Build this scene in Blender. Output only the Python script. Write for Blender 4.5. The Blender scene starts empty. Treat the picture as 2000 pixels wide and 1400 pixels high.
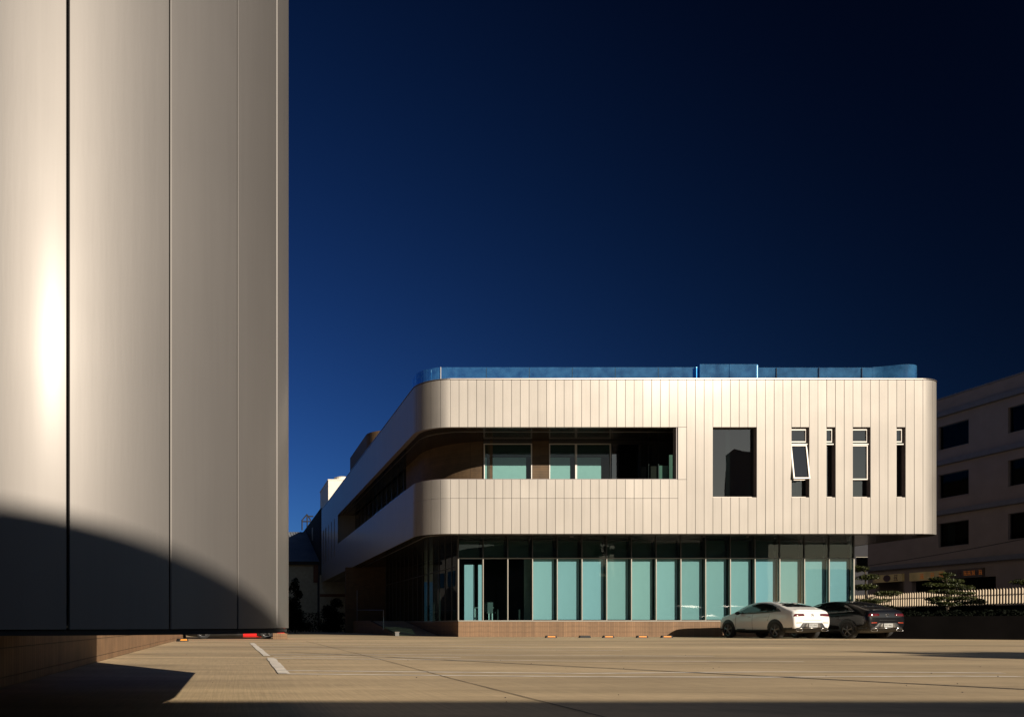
import bpy, bmesh, math, random
from mathutils import Vector, Matrix
from mathutils.bvhtree import BVHTree
random.seed(7)
SC = bpy.context.scene
COL = SC.collection
R = math.radians
sin, cos, pi = math.sin, math.cos, math.pi

# ------------------------------------------------------------------ camera, sky, sun, exposure
cam = bpy.data.objects.new('camera', bpy.data.cameras.new('camera'))
COL.objects.link(cam)
cam.location = (0, 0, .65)
cam.rotation_euler = (R(90), 0, 0)
cam.data.sensor_width = 36
cam.data.lens = 36 * 1500 / 2000
cam.data.shift_x = (1000 - 460) / 2000
cam.data.shift_y = (1219 - 700) / 2000
cam.data.clip_start = .05
cam.data.clip_end = 6000
SC.camera = cam

SUN_EL, SUN_AZ = R(19.5), R(32.5)          # azimuth measured from -Y towards +X
SUN = Vector((sin(SUN_AZ) * cos(SUN_EL), -cos(SUN_AZ) * cos(SUN_EL), sin(SUN_EL)))

w = bpy.data.worlds.new('World'); SC.world = w; w.use_nodes = True
nt = w.node_tree; nt.nodes.clear()
def N(t, **k):
    n = nt.nodes.new(t)
    for a, b in k.items(): setattr(n, a, b)
    return n
sky = N('ShaderNodeTexSky', sky_type='NISHITA')
sky.sun_disc = False
sky.sun_elevation = SUN_EL
sky.sun_rotation = pi - SUN_AZ
sky.altitude = 800; sky.air_density = 1.0; sky.dust_density = .3; sky.ozone_density = 3.0
# a polarising filter: the sky's polarisation follows the angle to the sun
tc = N('ShaderNodeTexCoord')
dot = N('ShaderNodeVectorMath', operation='DOT_PRODUCT'); dot.inputs[1].default_value = SUN
nt.links.new(tc.outputs['Generated'], dot.inputs[0])
def M(op, a, b=None):
    m = N('ShaderNodeMath', operation=op)
    for i, v in enumerate((a, b)):
        if v is None: continue
        if isinstance(v, (int, float)): m.inputs[i].default_value = v
        else: nt.links.new(v, m.inputs[i])
    return m.outputs[0]
c2 = M('MULTIPLY', dot.outputs['Value'], dot.outputs['Value'])
pol = M('DIVIDE', M('SUBTRACT', 1.0, c2), M('ADD', 1.0, c2))
fac = M('SUBTRACT', 1.0, M('MULTIPLY', pol, .94))
gam = N('ShaderNodeGamma'); gam.inputs[1].default_value = 1.25
mixc = N('ShaderNodeMix', data_type='RGBA', blend_type='MULTIPLY'); mixc.inputs[0].default_value = 1
nt.links.new(sky.outputs[0], gam.inputs[0])
nt.links.new(gam.outputs[0], mixc.inputs[6]); nt.links.new(fac, mixc.inputs[7])
tf = N('ShaderNodeMapRange', interpolation_type='SMOOTHSTEP'); tf.inputs[1].default_value = .1; tf.inputs[2].default_value = 1.0
nt.links.new(dot.outputs['Value'], tf.inputs[0])
tint = N('ShaderNodeMix', data_type='RGBA'); tint.inputs[6].default_value = (.21, .42, .80, 1); tint.inputs[7].default_value = (1.25, .98, .70, 1)
nt.links.new(tf.outputs[0], tint.inputs[0])
mix2 = N('ShaderNodeMix', data_type='RGBA', blend_type='MULTIPLY'); mix2.inputs[0].default_value = 1
nt.links.new(mixc.outputs[2], mix2.inputs[6]); nt.links.new(tint.outputs[2], mix2.inputs[7])
bg = N('ShaderNodeBackground'); bg.inputs[1].default_value = .045
out = N('ShaderNodeOutputWorld')
nt.links.new(mix2.outputs[2], bg.inputs[0]); nt.links.new(bg.outputs[0], out.inputs[0])

sl = bpy.data.lights.new('sun', 'SUN'); sl.energy = 5.0; sl.angle = R(.5); sl.color = (1, .87, .71)
so = bpy.data.objects.new('sun', sl); COL.objects.link(so)
so.location = SUN * 100
so.rotation_euler = (-SUN).to_track_quat('-Z', 'Y').to_euler()
SC.view_settings.view_transform = 'Standard'; SC.view_settings.look = 'None'
SC.view_settings.gamma = 1; SC.view_settings.use_curve_mapping = False
SC.view_settings.exposure = .35

# ------------------------------------------------------------------ materials
MAT = {}
def mat(name, col, rough=.6, metal=0, coat=0, coat_rough=.05, var=.12, vscale=3.0, stretch=(1, 1, 1), bump=0, bscale=40,
        rnd=0, spec=.5, emit=None, estr=0):
    m = bpy.data.materials.new(name); m.use_nodes = True
    t = m.node_tree; p = t.nodes['Principled BSDF']
    L = t.links.new
    p.inputs['Roughness'].default_value = rough
    p.inputs['Metallic'].default_value = metal
    p.inputs['Coat Weight'].default_value = coat
    p.inputs['Coat Roughness'].default_value = coat_rough
    p.inputs['Specular IOR Level'].default_value = spec
    c = (*col, 1)
    p.inputs['Base Color'].default_value = c
    tcn = t.nodes.new('ShaderNodeTexCoord'); mp = t.nodes.new('ShaderNodeMapping')
    mp.inputs['Scale'].default_value = stretch
    L(tcn.outputs['Object'], mp.inputs[0])
    src = None
    if var:
        n = t.nodes.new('ShaderNodeTexNoise'); n.inputs['Scale'].default_value = vscale; n.inputs['Detail'].default_value = 6
        L(mp.outputs[0], n.inputs['Vector'])
        r = t.nodes.new('ShaderNodeMapRange')
        r.inputs[1].default_value = .3; r.inputs[2].default_value = .7
        r.inputs[3].default_value = 1 - var; r.inputs[4].default_value = 1 + var
        L(n.outputs['Fac'], r.inputs[0]); src = r.outputs[0]
    if rnd:
        oi = t.nodes.new('ShaderNodeObjectInfo'); r2 = t.nodes.new('ShaderNodeMapRange')
        r2.inputs[3].default_value = 1 - rnd; r2.inputs[4].default_value = 1 + rnd
        L(oi.outputs['Random'], r2.inputs[0])
        if src:
            mm = t.nodes.new('ShaderNodeMath'); mm.operation = 'MULTIPLY'; L(src, mm.inputs[0]); L(r2.outputs[0], mm.inputs[1]); src = mm.outputs[0]
        else: src = r2.outputs[0]
    if src:
        mx = t.nodes.new('ShaderNodeMix'); mx.data_type = 'RGBA'; mx.blend_type = 'MULTIPLY'; mx.inputs[0].default_value = 1
        mx.inputs[6].default_value = c; L(src, mx.inputs[7]); L(mx.outputs[2], p.inputs['Base Color'])
    if bump:
        nb = t.nodes.new('ShaderNodeTexNoise'); nb.inputs['Scale'].default_value = bscale; nb.inputs['Detail'].default_value = 4
        L(mp.outputs[0], nb.inputs['Vector'])
        b = t.nodes.new('ShaderNodeBump'); b.inputs['Strength'].default_value = bump; b.inputs['Distance'].default_value = .01
        L(nb.outputs['Fac'], b.inputs['Height']); L(b.outputs[0], p.inputs['Normal'])
    if emit:
        p.inputs['Emission Color'].default_value = (*emit, 1); p.inputs['Emission Strength'].default_value = estr
    MAT[name] = m
    return m

def glass(name, tint, refl=1.6, rough=0.0, haze=0, hazecol=(.2, .4, .6)):
    m = bpy.data.materials.new(name); m.use_nodes = True
    t = m.node_tree; t.nodes.clear(); L = t.links.new
    tr = t.nodes.new('ShaderNodeBsdfTransparent'); tr.inputs[0].default_value = (*tint, 1)
    gl = t.nodes.new('ShaderNodeBsdfGlossy'); gl.inputs['Roughness'].default_value = rough
    fr = t.nodes.new('ShaderNodeFresnel'); fr.inputs[0].default_value = refl
    nz = t.nodes.new('ShaderNodeTexNoise'); nz.inputs['Scale'].default_value = .7; nz.inputs['Detail'].default_value = 1
    tcn = t.nodes.new('ShaderNodeTexCoord'); L(tcn.outputs['Object'], nz.inputs['Vector'])
    b = t.nodes.new('ShaderNodeBump'); b.inputs['Strength'].default_value = .03; b.inputs['Distance'].default_value = .05
    L(nz.outputs['Fac'], b.inputs['Height']); L(b.outputs[0], gl.inputs['Normal'])
    ms = t.nodes.new('ShaderNodeMixShader')
    base = tr.outputs[0]
    if haze:
        df = t.nodes.new('ShaderNodeBsdfDiffuse'); df.inputs[0].default_value = (*hazecol, 1)
        n2 = t.nodes.new('ShaderNodeTexNoise'); n2.inputs['Scale'].default_value = 2.2; n2.inputs['Detail'].default_value = 5
        L(tcn.outputs['Object'], n2.inputs['Vector'])
        mr = t.nodes.new('ShaderNodeMapRange'); mr.inputs[1].default_value = .3; mr.inputs[2].default_value = .7
        mr.inputs[3].default_value = haze * .55; mr.inputs[4].default_value = haze * 1.4
        L(n2.outputs['Fac'], mr.inputs[0])
        m2 = t.nodes.new('ShaderNodeMixShader'); L(mr.outputs[0], m2.inputs[0])
        L(tr.outputs[0], m2.inputs[1]); L(df.outputs[0], m2.inputs[2]); base = m2.outputs[0]
    ge = t.nodes.new('ShaderNodeNewGeometry'); k1 = t.nodes.new('ShaderNodeMath'); k1.operation = 'SUBTRACT'; k1.inputs[0].default_value = 1; L(ge.outputs['Backfacing'], k1.inputs[1])
    k2 = t.nodes.new('ShaderNodeMath'); k2.operation = 'MULTIPLY'; L(fr.outputs[0], k2.inputs[0]); L(k1.outputs[0], k2.inputs[1])
    L(k2.outputs[0], ms.inputs[0]); L(base, ms.inputs[1]); L(gl.outputs[0], ms.inputs[2])
    o = t.nodes.new('ShaderNodeOutputMaterial'); L(ms.outputs[0], o.inputs[0])
    MAT[name] = m
    return m

PANEL = dict(rough=.60, metal=.58, coat=.2, coat_rough=.2)
mat('panel', (.252, .234, .213), var=.03, vscale=1.5, stretch=(1, 1, .15), rnd=.045, **PANEL)
mat('near_panel', (.176, .166, .157), rough=.53, metal=.52, coat=.15, coat_rough=.24, var=.02, vscale=6, stretch=(1, 1, .1), bump=.02, bscale=60)
mat('dark_bronze', (.15, .125, .125), rough=.5, var=.1)
mat('dark_core', (.02, .02, .02), rough=.8, var=.1)
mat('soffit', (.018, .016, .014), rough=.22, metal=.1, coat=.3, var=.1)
mat('trim', (.22, .20, .18), rough=.35, metal=.7, var=.05)
mat('aluminium', (.20, .19, .165), rough=.5, metal=.4, var=.05)
mat('dark_frame', (.03, .03, .03), rough=.4, var=.05)
mat('white_frame', (.60, .56, .51), rough=.4, var=.03)
mat('blind_white', (.62, .60, .58), rough=.9, var=.03)
mat('blind', (.50, .50, .52), rough=.9, var=.05, vscale=.8, stretch=(1, 1, .5), rnd=.10)
def streaks(m, amt=.05, sc=9.0):      # rain streaks and dust running down the cladding
    t = m.node_tree; mx = next(n for n in t.nodes if n.type == 'MIX'); src = mx.inputs[7].links[0].from_socket
    g_ = t.nodes.new('ShaderNodeNewGeometry'); mp = t.nodes.new('ShaderNodeMapping'); mp.inputs['Scale'].default_value = (1, 1, .035)
    n = t.nodes.new('ShaderNodeTexNoise'); n.inputs['Scale'].default_value = sc; n.inputs['Detail'].default_value = 5; n.inputs['Roughness'].default_value = .65
    t.links.new(g_.outputs['Position'], mp.inputs[0]); t.links.new(mp.outputs[0], n.inputs['Vector'])
    n2 = t.nodes.new('ShaderNodeTexNoise'); n2.inputs['Scale'].default_value = .6; n2.inputs['Detail'].default_value = 4; t.links.new(g_.outputs['Position'], n2.inputs['Vector'])
    r = t.nodes.new('ShaderNodeMapRange'); r.inputs[1].default_value = .3; r.inputs[2].default_value = .7; r.inputs[3].default_value = 1 - amt; r.inputs[4].default_value = 1 + amt
    r2 = t.nodes.new('ShaderNodeMapRange'); r2.inputs[1].default_value = .3; r2.inputs[2].default_value = .7; r2.inputs[3].default_value = 1 - amt; r2.inputs[4].default_value = 1 + amt
    t.links.new(n.outputs['Fac'], r.inputs[0]); t.links.new(n2.outputs['Fac'], r2.inputs[0])
    a = t.nodes.new('ShaderNodeMath'); a.operation = 'MULTIPLY'; t.links.new(r.outputs[0], a.inputs[0]); t.links.new(r2.outputs[0], a.inputs[1])
    b = t.nodes.new('ShaderNodeMath'); b.operation = 'MULTIPLY'; t.links.new(src, b.inputs[0]); t.links.new(a.outputs[0], b.inputs[1])
    t.links.new(b.outputs[0], mx.inputs[7])
    p = t.nodes['Principled BSDF']; rg = t.nodes.new('ShaderNodeMapRange'); rg.inputs[1].default_value = .3; rg.inputs[2].default_value = .7
    r0 = p.inputs['Roughness'].default_value; rg.inputs[3].default_value = r0 - .02; rg.inputs[4].default_value = r0 + .03
    t.links.new(n2.outputs['Fac'], rg.inputs[0]); t.links.new(rg.outputs[0], p.inputs['Roughness'])
streaks(MAT['panel'], .045, 7.0); streaks(MAT['near_panel'], .03, 26.0)
def two_tone(m, a, b):          # each blind leans a little to the green or to the blue
    t = m.node_tree; mx = next(n for n in t.nodes if n.type == 'MIX'); oi = t.nodes.new('ShaderNodeObjectInfo')
    k = t.nodes.new('ShaderNodeMix'); k.data_type = 'RGBA'; k.inputs[6].default_value = (*a, 1); k.inputs[7].default_value = (*b, 1)
    w1 = t.nodes.new('ShaderNodeMath'); w1.operation = 'MULTIPLY'; w1.inputs[1].default_value = 7.31; t.links.new(oi.outputs['Random'], w1.inputs[0])
    w2 = t.nodes.new('ShaderNodeMath'); w2.operation = 'FRACT'; t.links.new(w1.outputs[0], w2.inputs[0])
    t.links.new(w2.outputs[0], k.inputs[0]); t.links.new(k.outputs[2], mx.inputs[6])
two_tone(MAT['blind'], (.55, .525, .535), (.50, .535, .635))
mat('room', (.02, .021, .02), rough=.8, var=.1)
mat('room_light', (.42, .41, .38), rough=.8, var=.1)
mat('reflection_teal', (.50, .85, .66), rough=.7, var=.15, vscale=6, stretch=(1, 1, .05))  # reflected sunlit blinds put into a strip colour
mat('reflection_brown', (.10, .09, .07), rough=.8)  # dimmer reflections put into a strip colour
mat('spandrel_shade', (.05, .056, .05), rough=.8, var=.1)
mat('door_panel', (.05, .06, .08), rough=.4, var=.05)
mat('furniture', (.03, .03, .03), rough=.5, var=.1)
mat('wood_top', (.13, .125, .12), rough=.4, var=.1)
glass('glass', (.70, .85, .845), 1.5)
glass('dark_glass', (.30, .36, .36), 2.1)
glass('far_glass', (.3, .36, .36), 1.12)
glass('rail_glass', (.45, .72, .95), 1.35, .02, .19, (.09, .29, .50))
mat('post_white', (.33, .33, .33), rough=.25, metal=.3, var=.02)
mat('render_wall', (.26, .21, .185), rough=.85, var=.08, vscale=1.2, bump=.1)
mat('ledge_grey', (.15, .15, .17), rough=.8, var=.1)
mat('far_wall_shade', (.02, .021, .027), rough=.9, var=.1)  # shade put into the colour; this wall faces the sun
mat('black_siding', (.012, .012, .014), rough=.8, var=.1)
mat('shed_roof', (.16, .18, .21), rough=.6, var=.2, vscale=.6)
mat('shed_wall', (.36, .33, .25), rough=.8, var=.15)
mat('tank_white', (.72, .68, .60), rough=.7, var=.06)
mat('rust', (.12, .05, .03), rough=.8, var=.2)
mat('steel', (.45, .45, .45), rough=.35, metal=.9, var=.05)
mat('rubber', (.012, .012, .012), rough=.7, var=.1)
mat('orange', (.75, .28, .04), rough=.35, var=.1)
mat('picket', (.46, .37, .26), rough=.6, var=.06, rnd=.08)
mat('shade_black', (.0035, .003, .003), rough=.9, spec=.05, var=.3, vscale=1.5, bump=.2, bscale=20)  # near-black: the shade below the fence is put into the colour
mat('bark', (.06, .045, .03), rough=.9, var=.3, bump=.4)
mat('leaf', (.045, .055, .010), rough=.5, var=.45, vscale=2.5)
mat('leaf_shade', (.005, .007, .004), rough=.8, spec=.05, var=.4, vscale=2)  # deep shade put into the leaf colour
mat('line_paint', (.78, .72, .62), rough=.8, var=.22, vscale=3.0, bump=.1)
mat('sealant', (.06, .05, .04), rough=.9, var=.2)
mat('pole', (.35, .35, .33), rough=.5, metal=.4, var=.1)
mat('cable', (.01, .01, .01), rough=.6, var=0)
mat('warehouse', (.30, .28, .25), rough=.8, var=.1)
mat('sign_cream', (.50, .38, .17), rough=.5, var=.3, vscale=1.0, emit=(.8, .55, .2), estr=.02)
mat('sign_brown', (.10, .07, .05), rough=.5, var=.2)
mat('sign_orange', (.75, .22, .03), rough=.5, var=.1, emit=(.9, .25, .03), estr=.06)
mat('sign_dark', (.08, .03, .02), rough=.5, var=.1)
mat('shop_dark', (.012, .012, .014), rough=.5, var=.1)
# car paints
mat('paint_white', (.78, .77, .75), rough=.3, coat=1, coat_rough=.02, var=0, spec=.5)
mat('paint_black', (.004, .004, .005), rough=.3, coat=.6, coat_rough=.02, var=0, spec=.15)
mat('paint_red', (.75, .015, .02), rough=.35, coat=.8, coat_rough=.03, var=0)
mat('car_glass', (.008, .009, .010), rough=.04, coat=.6, coat_rough=.0, var=0)
mat('plastic_black', (.012, .012, .012), rough=.5, var=0)
mat('chrome', (.55, .55, .55), rough=.18, metal=1, var=0)
mat('silver', (.10, .09, .075), rough=.5, metal=.1, var=0)
mat('taillight', (.10, .004, .006), rough=.08, coat=1, coat_rough=.02, var=0)
mat('reflector', (.55, .06, .02), rough=.25, var=0)
mat('plate', (.38, .39, .38), rough=.5, var=0)
mat('plate_ink', (.03, .03, .03), rough=.5, var=0)
mat('tyre', (.015, .015, .015), rough=.8, var=.1)
mat('rim', (.20, .20, .20), rough=.35, metal=.7, var=0)

# brick (soldier tiles): colour from vertical joints, courses are geometry
def brickmat(name, c1, c2, mortar, wdt, hgt):
    m = bpy.data.materials.new(name); m.use_nodes = True
    t = m.node_tree; p = t.nodes['Principled BSDF']; L = t.links.new
    p.inputs['Roughness'].default_value = .75
    tcn = t.nodes.new('ShaderNodeTexCoord')
    sep = t.nodes.new('ShaderNodeSeparateXYZ'); L(tcn.outputs['Object'], sep.inputs[0])
    ad = t.nodes.new('ShaderNodeMath'); ad.operation = 'ADD'; L(sep.outputs[0], ad.inputs[0]); L(sep.outputs[1], ad.inputs[1])
    cb = t.nodes.new('ShaderNodeCombineXYZ'); L(ad.outputs[0], cb.inputs[0]); L(sep.outputs[2], cb.inputs[1])
    b = t.nodes.new('ShaderNodeTexBrick'); b.offset = 0
    L(cb.outputs[0], b.inputs[0])
    b.inputs['Color1'].default_value = (*c1, 1); b.inputs['Color2'].default_value = (*c2, 1); b.inputs['Mortar'].default_value = (*mortar, 1)
    b.inputs['Scale'].default_value = 1; b.inputs['Brick Width'].default_value = wdt; b.inputs['Row Height'].default_value = hgt
    b.inputs['Mortar Size'].default_value = .006; b.inputs['Bias'].default_value = 0
    n = t.nodes.new('ShaderNodeTexNoise'); n.inputs['Scale'].default_value = 2.0; n.inputs['Detail'].default_value = 5; L(tcn.outputs['Object'], n.inputs['Vector'])
    r = t.nodes.new('ShaderNodeMapRange'); r.inputs[1].default_value = .3; r.inputs[2].default_value = .7; r.inputs[3].default_value = .82; r.inputs[4].default_value = 1.15
    L(n.outputs['Fac'], r.inputs[0])
    mx = t.nodes.new('ShaderNodeMix'); mx.data_type = 'RGBA'; mx.blend_type = 'MULTIPLY'; mx.inputs[0].default_value = 1
    L(b.outputs['Color'], mx.inputs[6]); L(r.outputs[0], mx.inputs[7]); L(mx.outputs[2], p.inputs['Base Color'])
    bp = t.nodes.new('ShaderNodeBump'); bp.inputs['Strength'].default_value = .5; bp.inputs['Distance'].default_value = .006; bp.invert = True
    L(b.outputs['Fac'], bp.inputs['Height']); L(bp.outputs[0], p.inputs['Normal'])
    MAT[name] = m
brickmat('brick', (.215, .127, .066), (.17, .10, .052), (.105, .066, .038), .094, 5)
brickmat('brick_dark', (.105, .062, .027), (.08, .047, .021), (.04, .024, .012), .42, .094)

# concrete yard
def concrete():
    m = bpy.data.materials.new('concrete'); m.use_nodes = True
    t = m.node_tree; p = t.nodes['Principled BSDF']; L = t.links.new
    p.inputs['Roughness'].default_value = .85
    tcn = t.nodes.new('ShaderNodeTexCoord')
    def noise(scale, st, det=6, rough=.55):
        mp = t.nodes.new('ShaderNodeMapping'); mp.inputs['Scale'].default_value = st; L(tcn.outputs['Object'], mp.inputs[0])
        n = t.nodes.new('ShaderNodeTexNoise'); n.inputs['Scale'].default_value = scale; n.inputs['Detail'].default_value = det
        n.inputs['Roughness'].default_value = rough; L(mp.outputs[0], n.inputs['Vector']); return n.outputs['Fac']
    def rng(f, a, b, lo, hi):
        r = t.nodes.new('ShaderNodeMapRange'); r.inputs[1].default_value = a; r.inputs[2].default_value = b
        r.inputs[3].default_value = lo; r.inputs[4].default_value = hi; L(f, r.inputs[0]); return r.outputs[0]
    def mul(a, b):
        k = t.nodes.new('ShaderNodeMath'); k.operation = 'MULTIPLY'; L(a, k.inputs[0]); L(b, k.inputs[1]); return k.outputs[0]
    f = rng(noise(.16, (.45, 1.6, 1)), .32, .68, .62, 1.15)
    f = mul(f, rng(noise(.9, (.35, 1.8, 1)), .3, .7, .80, 1.14))
    f = mul(f, rng(noise(6, (1, 1, 1), 8, .7), .3, .7, .9, 1.08))
    f = mul(f, rng(noise(2.6, (1, 1, 1), 3), .22, .30, .82, 1))
    f = mul(f, rng(noise(.55, (.6, 1, 1), 5, .6), .60, .70, 1, .74))
    f = mul(f, rng(noise(.22, (.12, 2.4, 1), 4, .6), .56, .66, 1, .82))
    # brushed finish: fine grooves running away from the camera
    wv = noise(18, (3.2, .05, 1), 2)
    f = mul(f, rng(wv, .35, .65, .90, 1.07))
    sp = rng(noise(38, (1, 1, 1), 2), .70, .74, 1, .72)
    f = mul(f, sp)
    mx = t.nodes.new('ShaderNodeMix'); mx.data_type = 'RGBA'; mx.blend_type = 'MULTIPLY'; mx.inputs[0].default_value = 1
    mx.inputs[6].default_value = (.57, .435, .26, 1); L(f, mx.inputs[7]); L(mx.outputs[2], p.inputs['Base Color'])
    b = t.nodes.new('ShaderNodeBump'); b.inputs['Strength'].default_value = .35; b.inputs['Distance'].default_value = .004
    L(wv, b.inputs['Height'])
    b2 = t.nodes.new('ShaderNodeBump'); b2.inputs['Strength'].default_value = .4; b2.inputs['Distance'].default_value = .006
    L(noise(70, (1, 1, 1), 4), b2.inputs['Height']); L(b.outputs[0], b2.inputs['Normal']); L(b2.outputs[0], p.inputs['Normal'])
    MAT['concrete'] = m
concrete()

# ------------------------------------------------------------------ helpers
def px(x, y, d):
    return Vector(((x - 460) / 1500 * d, d, .65 + (1219 - y) / 1500 * d))

class MB:
    def __init__(s): s.v = []; s.f = []
    def add(s, vs, fs):
        o = len(s.v); s.v += [tuple(v) for v in vs]; s.f += [tuple(i + o for i in f) for f in fs]; return s
    def box(s, x0, x1, y0, y1, z0, z1):
        return s.add([(x0, y0, z0), (x1, y0, z0), (x1, y1, z0), (x0, y1, z0), (x0, y0, z1), (x1, y0, z1), (x1, y1, z1), (x0, y1, z1)],
                     [(0, 3, 2, 1), (4, 5, 6, 7), (0, 1, 5, 4), (1, 2, 6, 5), (2, 3, 7, 6), (3, 0, 4, 7)])
    def ribbon(s, outer, inner, z0, z1, closed=False):
        n = len(outer); vs = []
        for o, i in zip(outer, inner):
            vs += [(o[0], o[1], z0), (o[0], o[1], z1), (i[0], i[1], z1), (i[0], i[1], z0)]
        fs = []
        for k in range(n if closed else n - 1):
            a = 4 * k; b = 4 * ((k + 1) % n)
            for q in range(4):
                q2 = (q + 1) % 4
                fs.append((a + q, b + q, b + q2, a + q2))
        if not closed: fs += [(0, 1, 2, 3), (4 * n - 4, 4 * n - 1, 4 * n - 2, 4 * n - 3)]
        return s.add(vs, fs)
    def prism(s, poly, axis, a, b):
        # poly in the other two axes, extruded along axis from a to b
        def mk(p, q):
            if axis == 'x': return (q, p[0], p[1])
            if axis == 'y': return (p[0], q, p[1])
            return (p[0], p[1], q)
        n = len(poly)
        vs = [mk(p, a) for p in poly] + [mk(p, b) for p in poly]
        fs = [tuple(range(n - 1, -1, -1)), tuple(range(n, 2 * n))] + [(i, (i + 1) % n, n + (i + 1) % n, n + i) for i in range(n)]
        return s.add(vs, fs)
    def tube(s, p, q, r0, r1=None, n=8):
        r1 = r0 if r1 is None else r1
        p, q = Vector(p), Vector(q); d = (q - p).normalized()
        u = d.orthogonal().normalized(); v = d.cross(u)
        vs = []
        for c, r in ((p, r0), (q, r1)):
            for k in range(n):
                a = 2 * pi * k / n; vs.append(c + u * r * cos(a) + v * r * sin(a))
        fs = [(k, (k + 1) % n, n + (k + 1) % n, n + k) for k in range(n)] + [tuple(range(n - 1, -1, -1)), tuple(range(n, 2 * n))]
        return s.add(vs, fs)
    def build(s, name, m, parent=None, smooth=False, origin=None):
        me = bpy.data.meshes.new(name)
        o = Vector(origin) if origin is not None else Vector((0, 0, 0))
        me.from_pydata([tuple(Vector(v) - o) for v in s.v], [], s.f)
        bm = bmesh.new(); bm.from_mesh(me); bmesh.ops.recalc_face_normals(bm, faces=bm.faces); bm.to_mesh(me); bm.free()
        me.materials.append(MAT[m] if isinstance(m, str) else m)
        if smooth:
            for f in me.polygons: f.use_smooth = True
        ob = bpy.data.objects.new(name, me); COL.objects.link(ob)
        ob.location = o
        if parent: setp(ob, parent)
        return ob

def wpos(o):
    p = Vector(o.location)
    while o.parent: o = o.parent; p += Vector(o.location)
    return p
def setp(ob, parent):          # parent things that are all placed in world axes (no rotation)
    ob.parent = parent
    ob.location = Vector(ob.location) - wpos(parent)

def tag(o, label=None, cat=None, group=None, kind=None):
    if label: o['label'] = label
    if cat: o['category'] = cat
    if group: o['group'] = group
    if kind: o['kind'] = kind
    return o
def empty(name, loc, label, cat, group=None):
    e = bpy.data.objects.new(name, None); COL.objects.link(e); e.location = loc; e.empty_display_size = .3
    return tag(e, label, cat, group)

def arcL(cx, cy, r, a0, a1, n):  # front-left style corner: 0 = facing -Y, 90 = facing -X
    return [(cx - r * sin(a0 + (a1 - a0) * k / n), cy - r * cos(a0 + (a1 - a0) * k / n)) for k in range(n + 1)]
def arcR(cx, cy, r, a0, a1, n):
    return [(cx + r * sin(a0 + (a1 - a0) * k / n), cy - r * cos(a0 + (a1 - a0) * k / n)) for k in range(n + 1)]

def holed(mb, u0, u1, v0, v1, holes, w0, w1, plane):
    """slab with rectangular holes; plane 'xz' (thick along y) or 'yz' (thick along x)"""
    us = sorted({u0, u1, *[h[0] for h in holes], *[h[1] for h in holes]}); us = [u for u in us if u0 <= u <= u1]
    vs = sorted({v0, v1, *[h[2] for h in holes], *[h[3] for h in holes]}); vs = [v for v in vs if v0 <= v <= v1]
    def P(u, v, w): return (u, w, v) if plane == 'xz' else (w, u, v)
    def solid(i, j):
        if i < 0 or j < 0 or i >= len(us) - 1 or j >= len(vs) - 1: return False
        cu, cv = (us[i] + us[i + 1]) / 2, (vs[j] + vs[j + 1]) / 2
        return not any(h[0] < cu < h[1] and h[2] < cv < h[3] for h in holes)
    for i in range(len(us) - 1):
        for j in range(len(vs) - 1):
            if not solid(i, j): continue
            a, b, c, d = us[i], us[i + 1], vs[j], vs[j + 1]
            for ww in (w0, w1): mb.add([P(a, c, ww), P(b, c, ww), P(b, d, ww), P(a, d, ww)], [(0, 1, 2, 3)])
            for di, dj, e in ((-1, 0, ((a, c), (a, d))), (1, 0, ((b, c), (b, d))), (0, -1, ((a, c), (b, c))), (0, 1, ((a, d), (b, d)))):
                if not solid(i + di, j + dj):
                    (p, q), (r_, s_) = e
                    mb.add([P(p, q, w0), P(r_, s_, w0), P(r_, s_, w1), P(p, q, w1)], [(0, 1, 2, 3)])
    return mb

def frame(mb, x0, x1, z0, z1, y0, y1, t):
    mb.box(x0, x1, y0, y1, z0, z0 + t); mb.box(x0, x1, y0, y1, z1 - t, z1)
    mb.box(x0, x0 + t, y0, y1, z0 + t, z1 - t); mb.box(x1 - t, x1, y0, y1, z0 + t, z1 - t)
    return mb

# ------------------------------------------------------------------ ground and markings
g = MB(); g.add([(-2500, -2500, 0), (2500, -2500, 0), (2500, 2500, 0), (-2500, 2500, 0)], [(0, 1, 2, 3)])
tag(g.build('ground', 'concrete'), kind='structure')

def strip(pts, wd, z, name, m):
    mb = MB(); L_, R_ = [], []
    for i, p in enumerate(pts):
        a = Vector(pts[max(0, i - 1)]); b = Vector(pts[min(len(pts) - 1, i + 1)])
        d = (b - a).normalized(); nrm = Vector((-d.y, d.x))
        ww = wd / 2 * random.uniform(.8, 1.15)
        L_.append(Vector(p) + nrm * ww); R_.append(Vector(p) - nrm * ww)
    n = len(pts)
    mb.add([(v.x, v.y, z) for v in L_] + [(v.x, v.y, z) for v in R_], [(i, n + i, n + i + 1, i + 1) for i in range(n - 1)])
    return mb.build(name, m)
def gp(x, y):                      # a point of the ground from the photograph
    d = .65 * 1500 / (y - 1219); return ((x - 460) / 1500 * d, d)
def dense(pts, n=24):
    o = []
    for a, b in zip(pts[:-1], pts[1:]):
        for k in range(n): o.append((a[0] + (b[0] - a[0]) * k / n, a[1] + (b[1] - a[1]) * k / n))
    return o + [pts[-1]]
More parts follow.
